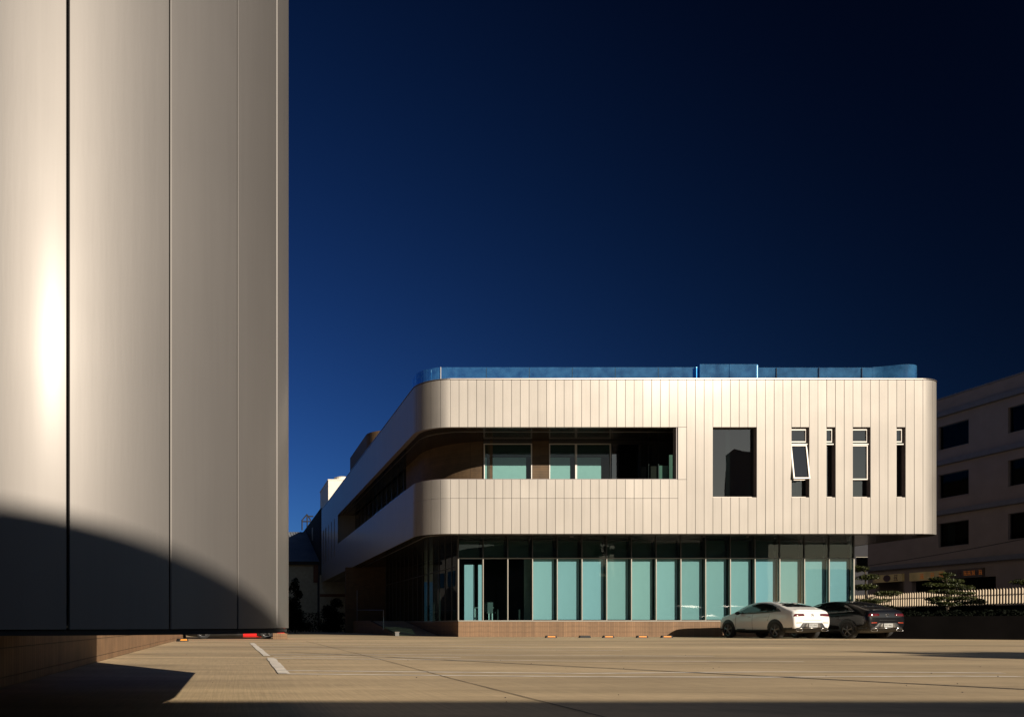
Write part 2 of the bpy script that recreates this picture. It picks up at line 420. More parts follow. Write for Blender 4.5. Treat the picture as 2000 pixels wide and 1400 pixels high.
lines = [
    [(560, 1315.5), (800, 1318), (1140, 1321), (1500, 1322), (1860, 1320), (1995, 1321)],
    [(560, 1309), (800, 1311.5), (1140, 1314.8), (1500, 1311.5), (1700, 1311.8), (1960, 1314)],
    [(535, 1285), (700, 1286.5), (900, 1288.5), (1140, 1290.4), (1400, 1291), (1570, 1291.8)],
    [(534, 1281), (700, 1282), (900, 1284)],
    [(523, 1276.8), (800, 1278), (1140, 1280), (1395, 1281)],
    [(506, 1266.5), (800, 1267.3), (1140, 1269.2), (1215, 1269.8)],
    [(496, 1262), (800, 1262.6), (1150, 1264.6)],
    [(489, 1256), (800, 1257.4), (1050, 1258.5)],
]
for l in lines:
    o = strip(dense([gp(*p) for p in l], 10), .13, .004, 'parking_line', 'line_paint')
    tag(o, kind='structure')
for a, b in (((555, 1315.5), (528, 1284.2)), ((521.5, 1280.8), (492, 1255.4))):
    tag(strip(dense([gp(*a), gp(*b)], 14), .155, .008, 'parking_line', 'line_paint'), kind='structure')
tag(strip(dense([(2.56, .8), (2.60, 9.2), (2.70, 14.2), (2.75, 30)], 40), .016, .005, 'slab_joint', 'sealant'), kind='structure')
tag(strip(dense([(-30, 29.0), (40, 28.0)], 60), .016, .0055, 'slab_joint', 'sealant'), kind='structure')
peb = MB()
for k in range(110):
    Y = random.uniform(3.5, 34); X = random.uniform(-2.0, min(24, Y * 1.02)); s = random.uniform(.003, .010)
    peb.tube((X, Y, 0), (X + random.uniform(-s, s), Y, s * random.uniform(.6, 1.2)), s, s * .45, 5)
tag(peb.build('grit', 'sealant'), kind='stuff')

# ------------------------------------------------------------------ MAIN BUILDING
DF, DG, DB = 37.9, 40.4, 40.9
S = 1500 / DF
XL, RC = 9.10, 1.5
X0 = XL + RC; PW = .432; NP = 54
X1 = X0 + NP * PW; XR = X1 + RC
YC = DF + RC; YE = 81.3
ZT, ZB1, ZS, ZM, ZB0 = 12.73, 10.38, 7.80, 6.87, 5.12
office = empty('office_building', (X0, DF, 0), 'long two storey office building clad in pale vertical metal panels with glass ground floor', 'building')

GAP = .007
def fpanel(k, z0, z1, n=1):
    x0, x1 = X0 + k * PW + GAP, X0 + (k + n) * PW - GAP
    c = ((x0 + x1) / 2, DF + .02, (z0 + z1) / 2)
    mb = MB(); b = .004
    # box with a small chamfer on the front edges
    vs = [(x0, DF + b, z0), (x1, DF + b, z0), (x1, DF + b, z1), (x0, DF + b, z1),
          (x0 + b, DF, z0 + b), (x1 - b, DF, z0 + b), (x1 - b, DF, z1 - b), (x0 + b, DF, z1 - b),
          (x0, DF + .04, z0), (x1, DF + .04, z0), (x1, DF + .04, z1), (x0, DF + .04, z1)]
    mb.add(vs, [(4, 5, 6, 7), (0, 1, 5, 4), (1, 2, 6, 5), (2, 3, 7, 6), (3, 0, 4, 7), (0, 8, 9, 1), (1, 9, 10, 2), (2, 10, 11, 3), (3, 11, 8, 0), (8, 11, 10, 9)])
    o = mb.build('panel', 'panel', office, origin=c)
    o.rotation_euler = (random.gauss(0, .0006), 0, random.gauss(0, .004))
    return o
WIN = [(30, 35), (39, 41), (43, 44), (46, 48), (51, 52)]
ZW = 6.92
for k in range(NP):
    wi = [w_ for w_ in WIN if w_[0] <= k < w_[1]]
    if k < 26:
        fpanel(k, ZB1, ZT - .02); fpanel(k, ZM + .005, ZS); fpanel(k, ZB0, ZM - .005)
    elif k == 26:
        fpanel(k, ZB1 + .006, ZT - .02); fpanel(k, ZS + .006, ZB1 - .006); fpanel(k, ZB0, ZS - .006)
    elif wi:
        fpanel(k, ZB1, ZT - .02); fpanel(k, ZB0, ZW)
    else: fpanel(k, ZB0, ZT - .02)
NCL = 5
for i in range(NCL):
    a0 = pi / 2 * i / NCL + GAP / RC; a1 = pi / 2 * (i + 1) / NCL - GAP / RC
    for z0, z1 in ((ZB1, ZT - .02), (ZM + .005, ZS), (ZB0, ZM - .005)):
        MB().ribbon(arcL(X0, YC, RC, a0, a1, 8), arcL(X0, YC, RC - .04, a0, a1, 8), z0, z1).build('panel', 'panel', office)
for i in range(4):
    a0 = pi / 2 * i / 4 + GAP / RC; a1 = pi / 2 * (i + 1) / 4 - GAP / RC
    MB().ribbon(arcR(X1, YC, RC, a0, a1, 8), arcR(X1, YC, RC - .04, a0, a1, 8), ZB0, ZT - .02).build('panel', 'panel', office)
# receding left side: panels narrower than a few pixels, joined
side = MB(); YBAL = 68.7
slots = [70.6, 73.0, 75.0, 77.4, 79.6]
y = YC
while y < YE - .05:
    a, b = y + .005, min(y + PW, YE) - .005
    if b <= YBAL:
        side.box(XL, XL + .04, a, b, ZB1, ZT - .02); side.box(XL, XL + .04, a, b, ZB0, ZS)
    elif any(s - .3 < (a + b) / 2 < s + .3 for s in slots):
        side.box(XL, XL + .04, a, b, ZB1, ZT - .02); side.box(XL, XL + .04, a, b, ZB0, ZW)
    else: side.box(XL, XL + .04, a, b, ZB0, ZT - .02)
    y += PW
tag(side.build('side_cladding', 'panel', office), kind='stuff')
side2 = MB(); side2.box(XR - .04, XR, YC, YE, ZB0, ZT - .02); side2.build('end_cladding', 'panel', office)
# dark structure behind the panels with the openings' reveals
core = MB()
holes = [(X0 + a * PW + .002, X0 + b * PW - .002, ZW + .004, ZB1 - .004) for a, b in WIN]
holed(core, X0 + 26 * PW - .06, X1, ZB0 + .03, ZT - .04, holes, DF + .042, DF + .32, 'xz')
core.box(X0, X0 + 26 * PW - .06, DF + .042, DF + .32, ZB1 + .02, ZT - .04)
core.box(X0, X0 + 26 * PW - .12, DF + .042, DF + .25, ZB0 + .03, ZS - .03)
core.ribbon(arcL(X0, YC, RC - .042, 0, pi / 2, 16), arcL(X0, YC, RC - .3, 0, pi / 2, 16), ZB1 + .02, ZT - .04)
core.ribbon(arcL(X0, YC, RC - .042, 0, pi / 2, 16), arcL(X0, YC, RC - .25, 0, pi / 2, 16), ZB0 + .03, ZS - .03)
core.ribbon(arcR(X1, YC, RC - .042, 0, pi / 2, 16), arcR(X1, YC, RC - .3, 0, pi / 2, 16), ZB0 + .03, ZT - .04)
core.box(XL + .042, XL + .3, YC, YE - .05, ZB1 + .02, ZT - .04)
core.box(XL + .042, XL + .25, YC, YE - .05, ZB0 + .03, ZW - .03)
core.box(XL + .042, XL + .25, YC, YBAL, ZW - .03, ZS - .03)
core.box(XL + .06, XR - .06, YE - .3, YE - .05, ZB0 + .05, ZT - .05)
core.build('inner_frame', 'dark_bronze', office)
# parapet sill cap, balcony top trim
cap = MB()
cap.box(X0, X0 + 26 * PW - .05, DF + .01, DF + .27, ZS + .002, ZS + .03)
cap.ribbon(arcL(X0, YC, RC - .01, 0, pi / 2, 16), arcL(X0, YC, RC - .27, 0, pi / 2, 16), ZS + .002, ZS + .03)
cap.box(XL + .01, XL + .27, YC, YBAL, ZS + .002, ZS + .03)
cap.build('parapet_cap', 'dark_bronze', office)
# coping
cop = MB()
out_ = [(XL - .02, YE)] + arcL(X0, YC, RC + .02, pi / 2, 0, 16) + arcR(X1, YC, RC + .02, 0, pi / 2, 16) + [(XR + .02, YE)]
inn_ = [(XL + .3, YE)] + arcL(X0, YC, RC - .3, pi / 2, 0, 16) + arcR(X1, YC, RC - .3, 0, pi / 2, 16) + [(XR - .3, YE)]
cop.ribbon(out_, inn_, ZT + .012, ZT + .045)
cop.build('coping', 'trim', office)
MB().prism([(XL + .32, YE - .1)] + arcL(X0, YC, RC - .32, pi / 2, 0, 16) + arcR(X1, YC, RC - .32, 0, pi / 2, 16) + [(XR - .32, YE - .1)], 'z', ZT - .35, ZT - .15).build('roof', 'ledge_grey', office)
# soffit under the upper storey
sof = MB()
so_ = [(XL + .03, YE - .1)] + arcL(X0, YC, RC - .03, pi / 2, 0, 16) + arcR(X1, YC, RC - .03, 0, pi / 2, 16) + [(XR - .03, YE - .1)]
sof.prism(so_, 'z', ZB0 + .012, ZB0 + .028)
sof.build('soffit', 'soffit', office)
tr = MB()
o1 = [(XL + 1.0, YE - 1)] + arcL(X0 + .3, YC + .2, 1.3 - .5 + .4, pi / 2, 0, 14) + [(X1, DF + .4)]
i1 = [(XL + 1.03, YE - 1)] + arcL(X0 + .3, YC + .2, 1.3 - .5 + .37, pi / 2, 0, 14) + [(X1, DF + .43)]
tr.ribbon(o1, i1, ZB0 - .012, ZB0 + .0119)
tr.build('soffit_trim', 'trim', office)
for x in (1115, 1258 - 140, 1375, 1460):
    p = px(x, 1049, 39.2)
    MB().tube((p.x, p.y, ZB0 - .004), (p.x, p.y, ZB0 + .0118), .06, n=12).build('downlight', 'trim', office)

# balcony ---------------------------------------------------------
bal = MB()
XJ = X0 + 26 * PW - .06
XI, RI = 10.6, 3.3
XE = 24.4
bi = [(XI, YBAL)] + arcL(XI + RI, DB + RI, RI, pi / 2, 0, 20) + [(XJ, DB)]
bo = [(XL + .26, YBAL)] + [(XL + .26, YC + 1.8)] * 1 + arcL(X0, YC, RC - .26, pi / 2, 0, 19) + [(XE, DF + .33)]
nb = max(len(bi), len(bo))
def resample(pts, n):
    L_ = [0]
    for a, b in zip(pts[:-1], pts[1:]): L_.append(L_[-1] + math.dist(a, b))
    o = []
    for k in range(n):
        s = L_[-1] * k / (n - 1); j = 0
        while j < len(L_) - 2 and L_[j + 1] < s: j += 1
        t = (s - L_[j]) / max(1e-9, L_[j + 1] - L_[j])
        o.append((pts[j][0] + (pts[j + 1][0] - pts[j][0]) * t, pts[j][1] + (pts[j + 1][1] - pts[j][1]) * t))
    return o
bo2 = bo
bi2 = [(XI, YBAL), (XI, YC + 5)] + arcL(XI + RI, DB + RI, RI, pi / 2, 0, 19) + [(XE, DB)]
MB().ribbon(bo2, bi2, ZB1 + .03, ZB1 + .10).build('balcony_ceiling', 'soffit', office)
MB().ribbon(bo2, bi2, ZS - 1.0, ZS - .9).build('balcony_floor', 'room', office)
ct = MB()
ct.ribbon([(a[0] * .72 + b[0] * .28, a[1] * .72 + b[1] * .28) for a, b in zip(bo2, bi2)],
          [(a[0] * .705 + b[0] * .295, a[1] * .705 + b[1] * .295) for a, b in zip(bo2, bi2)], ZB1 + .012, ZB1 + .0299)
ct.build('ceiling_trim', 'trim', office)
# back wall: curved brick, windows
def bx_(x): return (x - 460) / 1500 * DB
wl = MB()
cur = arcL(XI + RI, DB + RI, RI, pi / 2, 0, 24)
xb = [bx_(v) for v in (945, 1039, 1072.5, 1125, 1193, 1249)]
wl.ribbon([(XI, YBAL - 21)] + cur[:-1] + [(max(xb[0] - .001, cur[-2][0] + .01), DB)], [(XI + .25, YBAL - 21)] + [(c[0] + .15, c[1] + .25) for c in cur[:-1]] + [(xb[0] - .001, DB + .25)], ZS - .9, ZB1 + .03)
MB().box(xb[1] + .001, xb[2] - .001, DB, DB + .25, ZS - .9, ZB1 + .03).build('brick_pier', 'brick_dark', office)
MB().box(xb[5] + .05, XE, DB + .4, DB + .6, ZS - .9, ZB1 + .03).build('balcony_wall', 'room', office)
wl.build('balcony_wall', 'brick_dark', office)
ZH = px(0, 866, DB).z
hd = MB(); hd.box(xb[0], xb[1], DB + .02, DB + .2, ZH, ZB1 + .029); hd.box(xb[2], XE, DB + .02, DB + .2, ZH, ZB1 + .029)
hd.build('window_head', 'dark_frame', office)
def balwin(x0, x1, fm, blind_z=None, gm='glass', blind_x=None):
    wn = frame(MB(), x0 + .003, x1 - .003, ZS - .88, ZH - .003, DB - .02, DB + .08, .045).build('window', fm, office)
    MB().box(x0 + .048, x1 - .048, DB + .02, DB + .032, ZS - .835, ZH - .048).build('pane', gm, wn)
    MB().box(x0 + .05, x1 - .05, DB + .05, DB + .07, px(0, 892, DB).z, ZH - .05).build('spandrel_shade', 'spandrel_shade', wn)
    return wn
for a, b, fm in ((xb[0], xb[1], 'white_frame'), (xb[2], xb[3], 'white_frame'), (xb[3], xb[4], 'white_frame')):
    balwin(a, b, fm)
ZBLT = px(0, 893, DB).z
for a, b in ((xb[0], xb[1] - .3), (xb[2], xb[3] - .3), (xb[3] + .02, xb[4] - .5)):
    MB().box(a + .05, b, DB + .04, DB + .045, ZS - .8, ZBLT).build('blind', 'blind_white', office)
balwin(xb[4], xb[5], 'dark_frame', gm='dark_glass')
MB().box(xb[4] + .1, xb[5] - .1, DB + .15, DB + .2, ZS - .8, ZH - .2).build('door', 'door_panel', office)
# balcony's right end: reflections of sunlit blinds painted as coloured strips
gr = MB()
for x_, z_ in ((1294, 909), (1310, 888)):
    pass
def wx(x, d): return (x - 460) / 1500 * d
for a, b, d, zt, m in ((1287, 1305, DB - .02, 909, 'reflection_teal'), (1307, 1313.5, DF + 2.0, 888, 'reflection_teal'), (1314, 1318, DB - .02, 909, 'reflection_teal'), (1253, 1262, DB - .02, 911, 'reflection_brown'), (1271, 1283, DB - .02, 910, 'reflection_brown')):
    MB().box(wx(a, d), wx(b, d), d, d + .02, ZS - .8, .65 + (1219 - zt) / 1500 * d).build('reflection_strip', m, office)
for x in (1250, 1266, 1285.5, 1306, 1319):
    MB().box(wx(x, DB - .1), wx(x, DB - .1) + .05, DB - .1, DB - .05, ZS - .9, ZB1 + .029).build('mullion', 'dark_frame', office)
jm = MB().box(XE + .001, XE + .2, DF + .33, DB + .7, ZB0 + .1, ZB1 + .4); jm.build('balcony_end_wall', 'dark_bronze', office)
je = MB().box(XL + .045, XI + .6, YBAL, YBAL + .2, ZW - .02, ZB1 + .02); je.build('balcony_end_wall', 'panel', office)
# dark glazing along the receding balcony with rail lines
gz = MB()
for k in range(12):
    y0_ = DB + RI + 2.6 + k * 1.8
    MB().box(XI + .02, XI + .07, y0_, y0_ + .06, ZS - .9, ZB1 + .029).build('mullion', 'dark_frame', office)
MB().box(XI + .10, XI + .11, DB + RI + 2.6, YBAL, ZS - .9, ZB1 + .029).build('pane', 'dark_glass', office)
hr = MB(); hr.box(XL + .5, XL + .54, YC + 2, YBAL - .1, ZS + .28, ZS + .31)
hr.build('handrail', 'dark_frame', office)

# upper windows -----------------------------------------------------
YW = DF + .24
def upwin(ka, kb):
    return X0 + ka * PW + .004, X0 + kb * PW - .004
x0, x1 = upwin(30, 35)
wn = frame(MB(), x0, x1, ZW + .01, ZB1 - .006, YW - .02, YW + .06, .035).build('window', 'dark_frame', office, origin=(x0, YW, ZW))
MB().box(x0 + .036, x1 - .036, YW + .01, YW + .022, ZW + .046, ZB1 - .042).build('pane', 'dark_glass', wn)
MB().box(x0, x1 - .2, YW - .2, YW - .021, ZW + .011, ZW + .03).build('sill', 'trim', wn)
def slimwin(ka, kb, kind):
    x0, x1 = upwin(ka, kb)
    wn = frame(MB(), x0, x1, ZW + .01, ZB1 - .006, YW - .02, YW + .06, .02).build('window', 'dark_frame', office, origin=(x0, YW, ZW))
    MB().box(x0 + .021, x1 - .021, YW + .02, YW + .03, ZW + .031, ZB1 - .027).build('pane', 'dark_glass', wn)
    MB().box(x0, x1 - .12, YW - .18, YW - .021, ZW + .011, ZW + .035).build('sill', 'trim', wn)
    fy0, fy1 = YW - .11, YW - .022
    xr = x1 - .03 if kind != 'slim' else x1 - .04
    zt = ZB1 - .07
    zmid = px(0, 862.5, DF).z
    fr_ = frame(MB(), x0 + .004, xr, zmid, zt, fy0, fy1, .055)
    fr_.box(x0 + .004, xr + .02, fy0 - .06, fy1, zmid - .13, zmid - .075)
    fr_.build('frame', 'white_frame', wn)
    MB().box(x0 + .06, xr - .056, fy0 + .04, fy0 + .05, zmid + .056, zt - .056).build('pane', 'dark_glass', wn)
    if kind == 'slim': return
    zb = px(0, 936, DF).z
    hgt = zmid - .135 - zb
    mb = frame(MB(), 0, xr - x0 - .004, -hgt, 0, -.06, .02, .06)
    sash = mb.build('sash', 'white_frame', None); sash.location = (x0 + .004, fy0 + .03, zmid - .135)
    pn = MB().box(.061, xr - x0 - .065, -.02, -.01, -hgt + .061, -.061).build('pane', 'dark_glass', None)
    setp(sash, wn)
    sp_ = sash.location.copy()
    pn.parent = wn; pn.location = sp_
    if kind == 'open':
        for o in (sash, pn): o.rotation_euler = (R(-7.5), 0, 0)
        MB().box(x0 + .05, x1 - .25, YW - .3, YW - .24, zb - .05, zb - .02).build('stay', 'trim', wn)
slimwin(39, 41, 'open'); slimwin(43, 44, 'slim'); slimwin(46, 48, 'shut'); slimwin(51, 52, 'slim')
rm = MB()
rm.box(X0 + 27 * PW, X1 + .9, DF + 3.2, DF + 3.4, ZB0 + .2, ZT - .5); rm.build('room_wall', 'room', office)
# objects on the sills seen through the glass
for dx, hh in ((.18, .75), (.28, .55), (.40, .95), (.55, .6)):
    x0, _ = upwin(39, 41)
    MB().box(x0 + dx, x0 + dx + .05, YW + .2, YW + .26, ZW + .35, ZW + .5 + hh).build('rolled_drawing', 'room_light', office)

# left-hand slot windows
for s in slots:
    MB().box(XL + .25, XL + .26, s - .42, s + .42, ZW, ZB1).build('window', 'dark_glass', office)
    MB().box(XL + .05, XL + .40, s + .24, s + .34, ZW, ZB1).build('window_jamb', 'panel', office)

# ground floor ----------------------------------------------------
XG0, BAY, NB = 11.72, 1.30, 16
XG1 = XG0 + BAY * NB
ZP, ZTR = .81, 4.10
zc = [0.0, .26, .535, ZP]
for a, b in zip(zc[:-1], zc[1:]):
    mb = MB().box(XG0, XG1, DG, DG + .2, a + .004, b - .004)
    mb.box(XG0, XG0 + .2, DG + .2, 60, a + .004, b - .004)
    mb.build('brick_course', 'brick', office, origin=(XG0, DG, a))
MB().box(XG0 + .012, XG1 - .012, DG + .012, 59.9, 0, ZP - .01).build('plinth_core', 'sealant', office)
sl_ = MB().box(XG0 - .01, XG1 + .01, DG - .03, DG + .2, ZP + .001, ZP + .06); sl_.box(XG0 - .01, XG0 + .2, DG + .201, 60, ZP + .001, ZP + .06)
sl_.build('sill', 'aluminium', office)
tm = MB().box(XG0 - .01, XG1 + .02, DG - .035, DG + .14, ZTR, ZTR + .05); tm.build('transom', 'aluminium', office)
for i in range(NB + 1):
    x = XG0 + BAY * i
    ww = .045 if i not in (0, NB) else .06
    MB().box(x - ww / 2, x + ww / 2, DG - .03, DG + .15, ZP + .062, ZTR - .002).build('mullion', 'aluminium', office)
    MB().box(x - ww / 2, x + ww / 2, DG - .02, DG + .17, ZTR + .052, ZB0 + .01).build('mullion', 'dark_frame', office)  # upper stretch darker: the overhang's shade put into its colour
for i in range(NB):
    x = XG0 + BAY * i
    MB().box(x + .025, x + BAY - .025, DG + .02, DG + .035, ZP + .063, ZTR - .003).build('pane', 'glass', office)
    MB().box(x + .025, x + BAY - .025, DG + .02, DG + .035, ZTR + .053, ZB0 + .009).build('pane', 'glass', office)
    MB().box(x + .03, x + BAY - .10, DG + .30, DG + .32, ZTR + .06, ZB0 - .05).build('spandrel_shade', 'spandrel_shade', office)  # dark sheet put in for the overhang's shade behind the top panes
    if i >= 3:
        o = MB().box(-.62, .59 + random.uniform(-.02, .02), -.003, .003, -3.2, 0).build('blind', 'blind', office)
        o.location = Vector((x + .66, DG + .24, 4.11 + random.uniform(-.01, .01))) - Vector(office.location)
        o.rotation_euler = (0, R(random.uniform(-.12, .12)), 0)
for a, b in ((907, 927), (934, 942.5)):
    MB().box((a - 460) / 1500 * (DG + .5), (b - 460) / 1500 * (DG + .5), DG + .5, DG + .51, ZP, px(0, 1101, DG).z).build('blind', 'blind', office)
MB().box((1024 - 460) / 1500 * (DG + .9), (1040 - 460) / 1500 * (DG + .9), DG + .9, DG + .95, ZP, 4.2).build('partition', 'room_light', office)
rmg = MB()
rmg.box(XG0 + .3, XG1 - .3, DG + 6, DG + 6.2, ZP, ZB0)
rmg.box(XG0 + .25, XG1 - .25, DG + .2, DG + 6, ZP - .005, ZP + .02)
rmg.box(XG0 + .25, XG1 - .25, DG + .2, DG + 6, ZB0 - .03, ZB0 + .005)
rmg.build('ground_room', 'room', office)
MB().box(XG1 - .05, XG1 - .02, DG + .2, DG + 8, ZP, ZB0).build('end_pane', 'dark_glass', office)
# left glass wall of the ground floor
for k in range(15):
    yy = DG + 1.3 * (k + 1)
    MB().box(XG0, XG0 + .12, yy - .03, yy + .03, ZP + .062, ZB0 + .01).build('mullion', 'dark_frame', office)
for k in range(15):
    yy = DG + 1.3 * k
    MB().box(XG0 + .03, XG0 + .042, yy + .2 if k == 0 else yy + .035, yy + 1.265, ZP + .063, ZB0 + .009).build('pane', 'dark_glass', office)
MB().box(XG0 + .01, XG0 + .1, DG + .2, 60, ZTR - .4, ZTR - .36).build('transom', 'dark_frame', office)
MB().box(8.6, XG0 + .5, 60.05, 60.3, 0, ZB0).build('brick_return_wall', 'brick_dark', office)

# roof: glass balustrade ---------------------------------------------
balu = MB().box(X0, X1, DF + 1.25, DF + 1.3, ZT - .14, ZT + .005).build('balustrade', 'trim', office, origin=(X0, DF + 1.2, ZT - .1))
YB_ = DF + 1.2
ZBT = px(0, 717, YB_).z
def rx(x, d=YB_): return (x - 460) / 1500 * d
js = [868, 950, 1034, 1118, 1202, 1286, 1359]
for a, b in zip(js[:-1], js[1:]):
    MB().box(rx(a) + .006, rx(b) - .006, YB_, YB_ + .02, ZT - .1, ZBT).build('pane', 'rail_glass', balu)
cl = arcL(rx(868), YB_ + 1.2, 1.2, 0, pi / 2, 12)
MB().ribbon(cl, [(c[0] + .014, c[1] + .014) for c in cl], ZT - .1, ZBT).build('pane', 'rail_glass', balu, smooth=False)
MB().box(cl[-1][0], cl[-1][0] + .02, YB_ + 1.21, YB_ + 1.9, ZT - .1, ZBT).build('pane', 'rail_glass', balu)
yb2 = DF + .9
for a, b in ((1367, 1424), (1425, 1480)):
    MB().box(rx(a, yb2), rx(b, yb2), yb2, yb2 + .02, ZT - .1, px(0, 711, yb2).z).build('pane', 'rail_glass', balu)
MB().box(rx(1367, yb2), rx(1367, yb2) + .02, yb2 + .021, yb2 + 2.2, ZT - .1, px(0, 711, yb2).z).build('pane', 'rail_glass', balu)
MB().box(rx(1480, yb2), rx(1480, yb2) + .02, yb2 + .021, yb2 + 2.2, ZT - .1, px(0, 711, yb2).z).build('pane', 'rail_glass', balu)
js = [1482, 1517, 1600, 1684, 1706]
for a, b in zip(js[:-1], js[1:]):
    MB().box(rx(a) + .006, rx(b) - .006, YB_ + .05, YB_ + .07, ZT - .1, ZBT).build('pane', 'rail_glass', balu)
pts = []
xs0, xs1 = rx(1706), rx(1793, DF + 1.4)
for k in range(11):
    t = k / 10; pts.append((xs0 + (xs1 - 1.0 - xs0) * t, YB_ + .05 - .42 * (3 * t * t - 2 * t ** 3)))
cr = arcR(xs1 - 1.0, pts[-1][1] + 1.0, 1.0, 0, pi * .5, 12)
pts += cr[1:] + [(xs1, cr[-1][1] + 3)]
MB().ribbon(pts, [(p_[0], p_[1] + .02) if i < 12 else (p_[0] - .02, p_[1]) for i, p_ in enumerate(pts)], ZT - .1, ZBT + .03).build('pane', 'rail_glass', balu)
for x, d in ((842, YB_ + .45), (860.5, YB_ + .03), (1359.5, YB_), (1478, yb2 + .06)):
    X_ = rx(x, d)
    MB().box(X_ - .018, X_ + .018, d - .05, d - .005, ZT - .1, ZBT).build('post', 'post_white', balu)


for x in (950, 1034, 1118, 1202, 1286, 1517, 1600, 1684):
    MB().box(rx(x) - .008, rx(x) + .008, YB_ + .001, YB_ + .04, ZT - .1, ZBT - .03).build('clamp', 'dark_core', balu)
# penthouse, its rounded brown wall
pa = [(9.4, 63)] + arcL(9.4 + 1.3, 54 + 1.3, 1.3, pi / 2, 0, 12) + [(16, 54)]
pb = [(9.65, 63)] + arcL(9.4 + 1.3, 54 + 1.3, 1.05, pi / 2, 0, 12) + [(16, 54.25)]
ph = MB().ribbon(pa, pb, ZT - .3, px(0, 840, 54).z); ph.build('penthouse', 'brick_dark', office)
MB().prism([(9.45, 62.9)] + arcL(9.4 + 1.3, 54 + 1.3, 1.25, pi / 2, 0, 12) + [(15.9, 54.05), (15.9, 62.9)], 'z', 14.0, px(0, 841, 54).z - .02).build('penthouse_roof', 'ledge_grey', office)
# rooftop tank room and tank
tk = empty('tank_room', (11, 77, ZT - .2), 'pale square tank room standing on the far roof end of the office', 'roof room')
zt_ = px(0, 938, 77).z
MB().box(9.3, 13.5, 77, 84.3, ZT - .15, zt_).build('wall', 'tank_white', tk)
MB().box(9.25, 13.55, 76.95, 84.35, zt_ + .002, zt_ + .12).build('coping', 'tank_white', tk)
wt = tag(MB().tube((10.9, 79, zt_ + .13), (10.9, 79, zt_ + .62), .75, n=20).tube((10.9, 79, zt_ + .62), (10.9, 79, zt_ + .72), .8, .5, n=20).build('water_tank', 'tank_white'),
         'round pale tank on top of the roof room at far left', 'tank')

# ------------------------------------------------------------------ NEAR BUILDING with the rounded corner
near = empty('near_building', (-1.465, 5.543, 0), 'huge rounded corner of smooth pale metal panels filling the left foreground', 'building')
NCX, NCY, NR, T0, ST = -1.4652, 5.5431, 1.8438, .35306, .28803
NZ0, NZ1 = .626, 6.6
def _phi(a):
    t = min(1, max(0, (a - R(26)) / R(34))); return a + R(6.2) * (1 - t * t * (3 - 2 * t))
_tab = []
_n = 600; _a = R(62); _p = Vector((NCX + NR * sin(_a), NCY - NR * cos(_a)))
for _k in range(_n + 1):
    _tab.append((_a, _p.copy(), _phi(_a))); _st = R(62) / _n
    _p = _p - Vector((cos(_phi(_a - _st / 2)), sin(_phi(_a - _st / 2)))) * NR * _st; _a -= _st
def ncurve(inset, a0, a1, n):
    o = []
    for k in range(n + 1):
        a = a0 + (a1 - a0) * k / n
        if a >= R(62): o.append((NCX + (NR - inset) * sin(a), NCY - (NR - inset) * cos(a))); continue
        _, p, ph = _tab[min(_n, max(0, round((R(62) - a) / R(62) * _n)))]
        o.append((p.x - inset * sin(ph), p.y + inset * cos(ph)))
    return o
NGAP = .0065
ks = list(range(-1, 5))
for k in range(-1, 5):
    a0, a1 = T0 + k * ST - (R(1.15) if k == 0 else 0), T0 + (k + 1) * ST - (R(1.15) if k == -1 else 0)
    a0 = max(a0, 0); a1 = min(a1, pi / 2)
    if a1 - a0 < .02: continue
    a0 += NGAP / NR; a1 -= NGAP / NR
    n = 24
    ch = .0022
    ou = [ncurve(.0045, a0, a0, 1)[0]] + ncurve(0, a0 + ch, a1 - ch * .5, n) + [ncurve(.003, a1, a1, 1)[0]]     # folded edges
    inn = [ncurve(.035, a0, a0, 1)[0]] + ncurve(.035, a0 + ch, a1 - ch * .5, n) + [ncurve(.035, a1, a1, 1)[0]]
    o = MB().ribbon(ou, inn, NZ0, NZ1).build('panel', 'near_panel', near)
    for f in o.data.polygons: f.use_smooth = True
    bm = bmesh.new(); bm.from_mesh(o.data)
    for e in bm.edges:
        if len(e.link_faces) == 2 and e.calc_face_angle(0) > .6: e.smooth = False
    bm.to_mesh(o.data); bm.free()
NF = ncurve(0, 0, 0, 1)[0]
x = NF[0] - .006
while x > -4.6:
    MB().box(x - .52, x - .0, NF[1], NF[1] + .035, NZ0, NZ1).build('panel', 'near_panel', near); x -= .531
yb = 8.93; y = NCY + .005
while y < yb - .02:
    y2 = min(y + .52, yb); MB().box(NCX + NR - .035, NCX + NR, y, y2, NZ0, NZ1).build('panel', 'near_panel', near); y = y2 + .011
nc = MB()
c_out = [(-4.6, NF[1] + .05)] + ncurve(.05, 0, pi / 2, 24) + [(NCX + NR - .05, yb - .02), (-4.6, yb - .02)]
nc.prism(c_out, 'z', NZ0 + .03, NZ1 - .1)
nc.build('inner_wall', 'dark_core', near)
b_out = [(-4.6, NF[1] + .012)] + ncurve(.012, 0, pi / 2, 30) + [(NCX + NR - .012, yb - .005), (-4.6, yb - .005)]
MB().prism(b_out, 'z', .596, NZ0 - .004).build('bottom_trim', 'dark_core', near)
MB().box(-4.5, NCX + NR - .03, yb - .002, yb + .03, NZ0, NZ1).build('back_cladding', 'panel', near)
# bent metal bracket under the corner
p = px(537, 1229.5, 5.3); q = px(548, 1230, 5.2); r = px(546, 1233, 5.1); s = px(562, 1236, 5.0)
br = MB().tube(p, q, .006, n=6).tube(q + Vector((0, 0, -.004)), s, .005, n=6); br.build('bracket', 'trim', near)

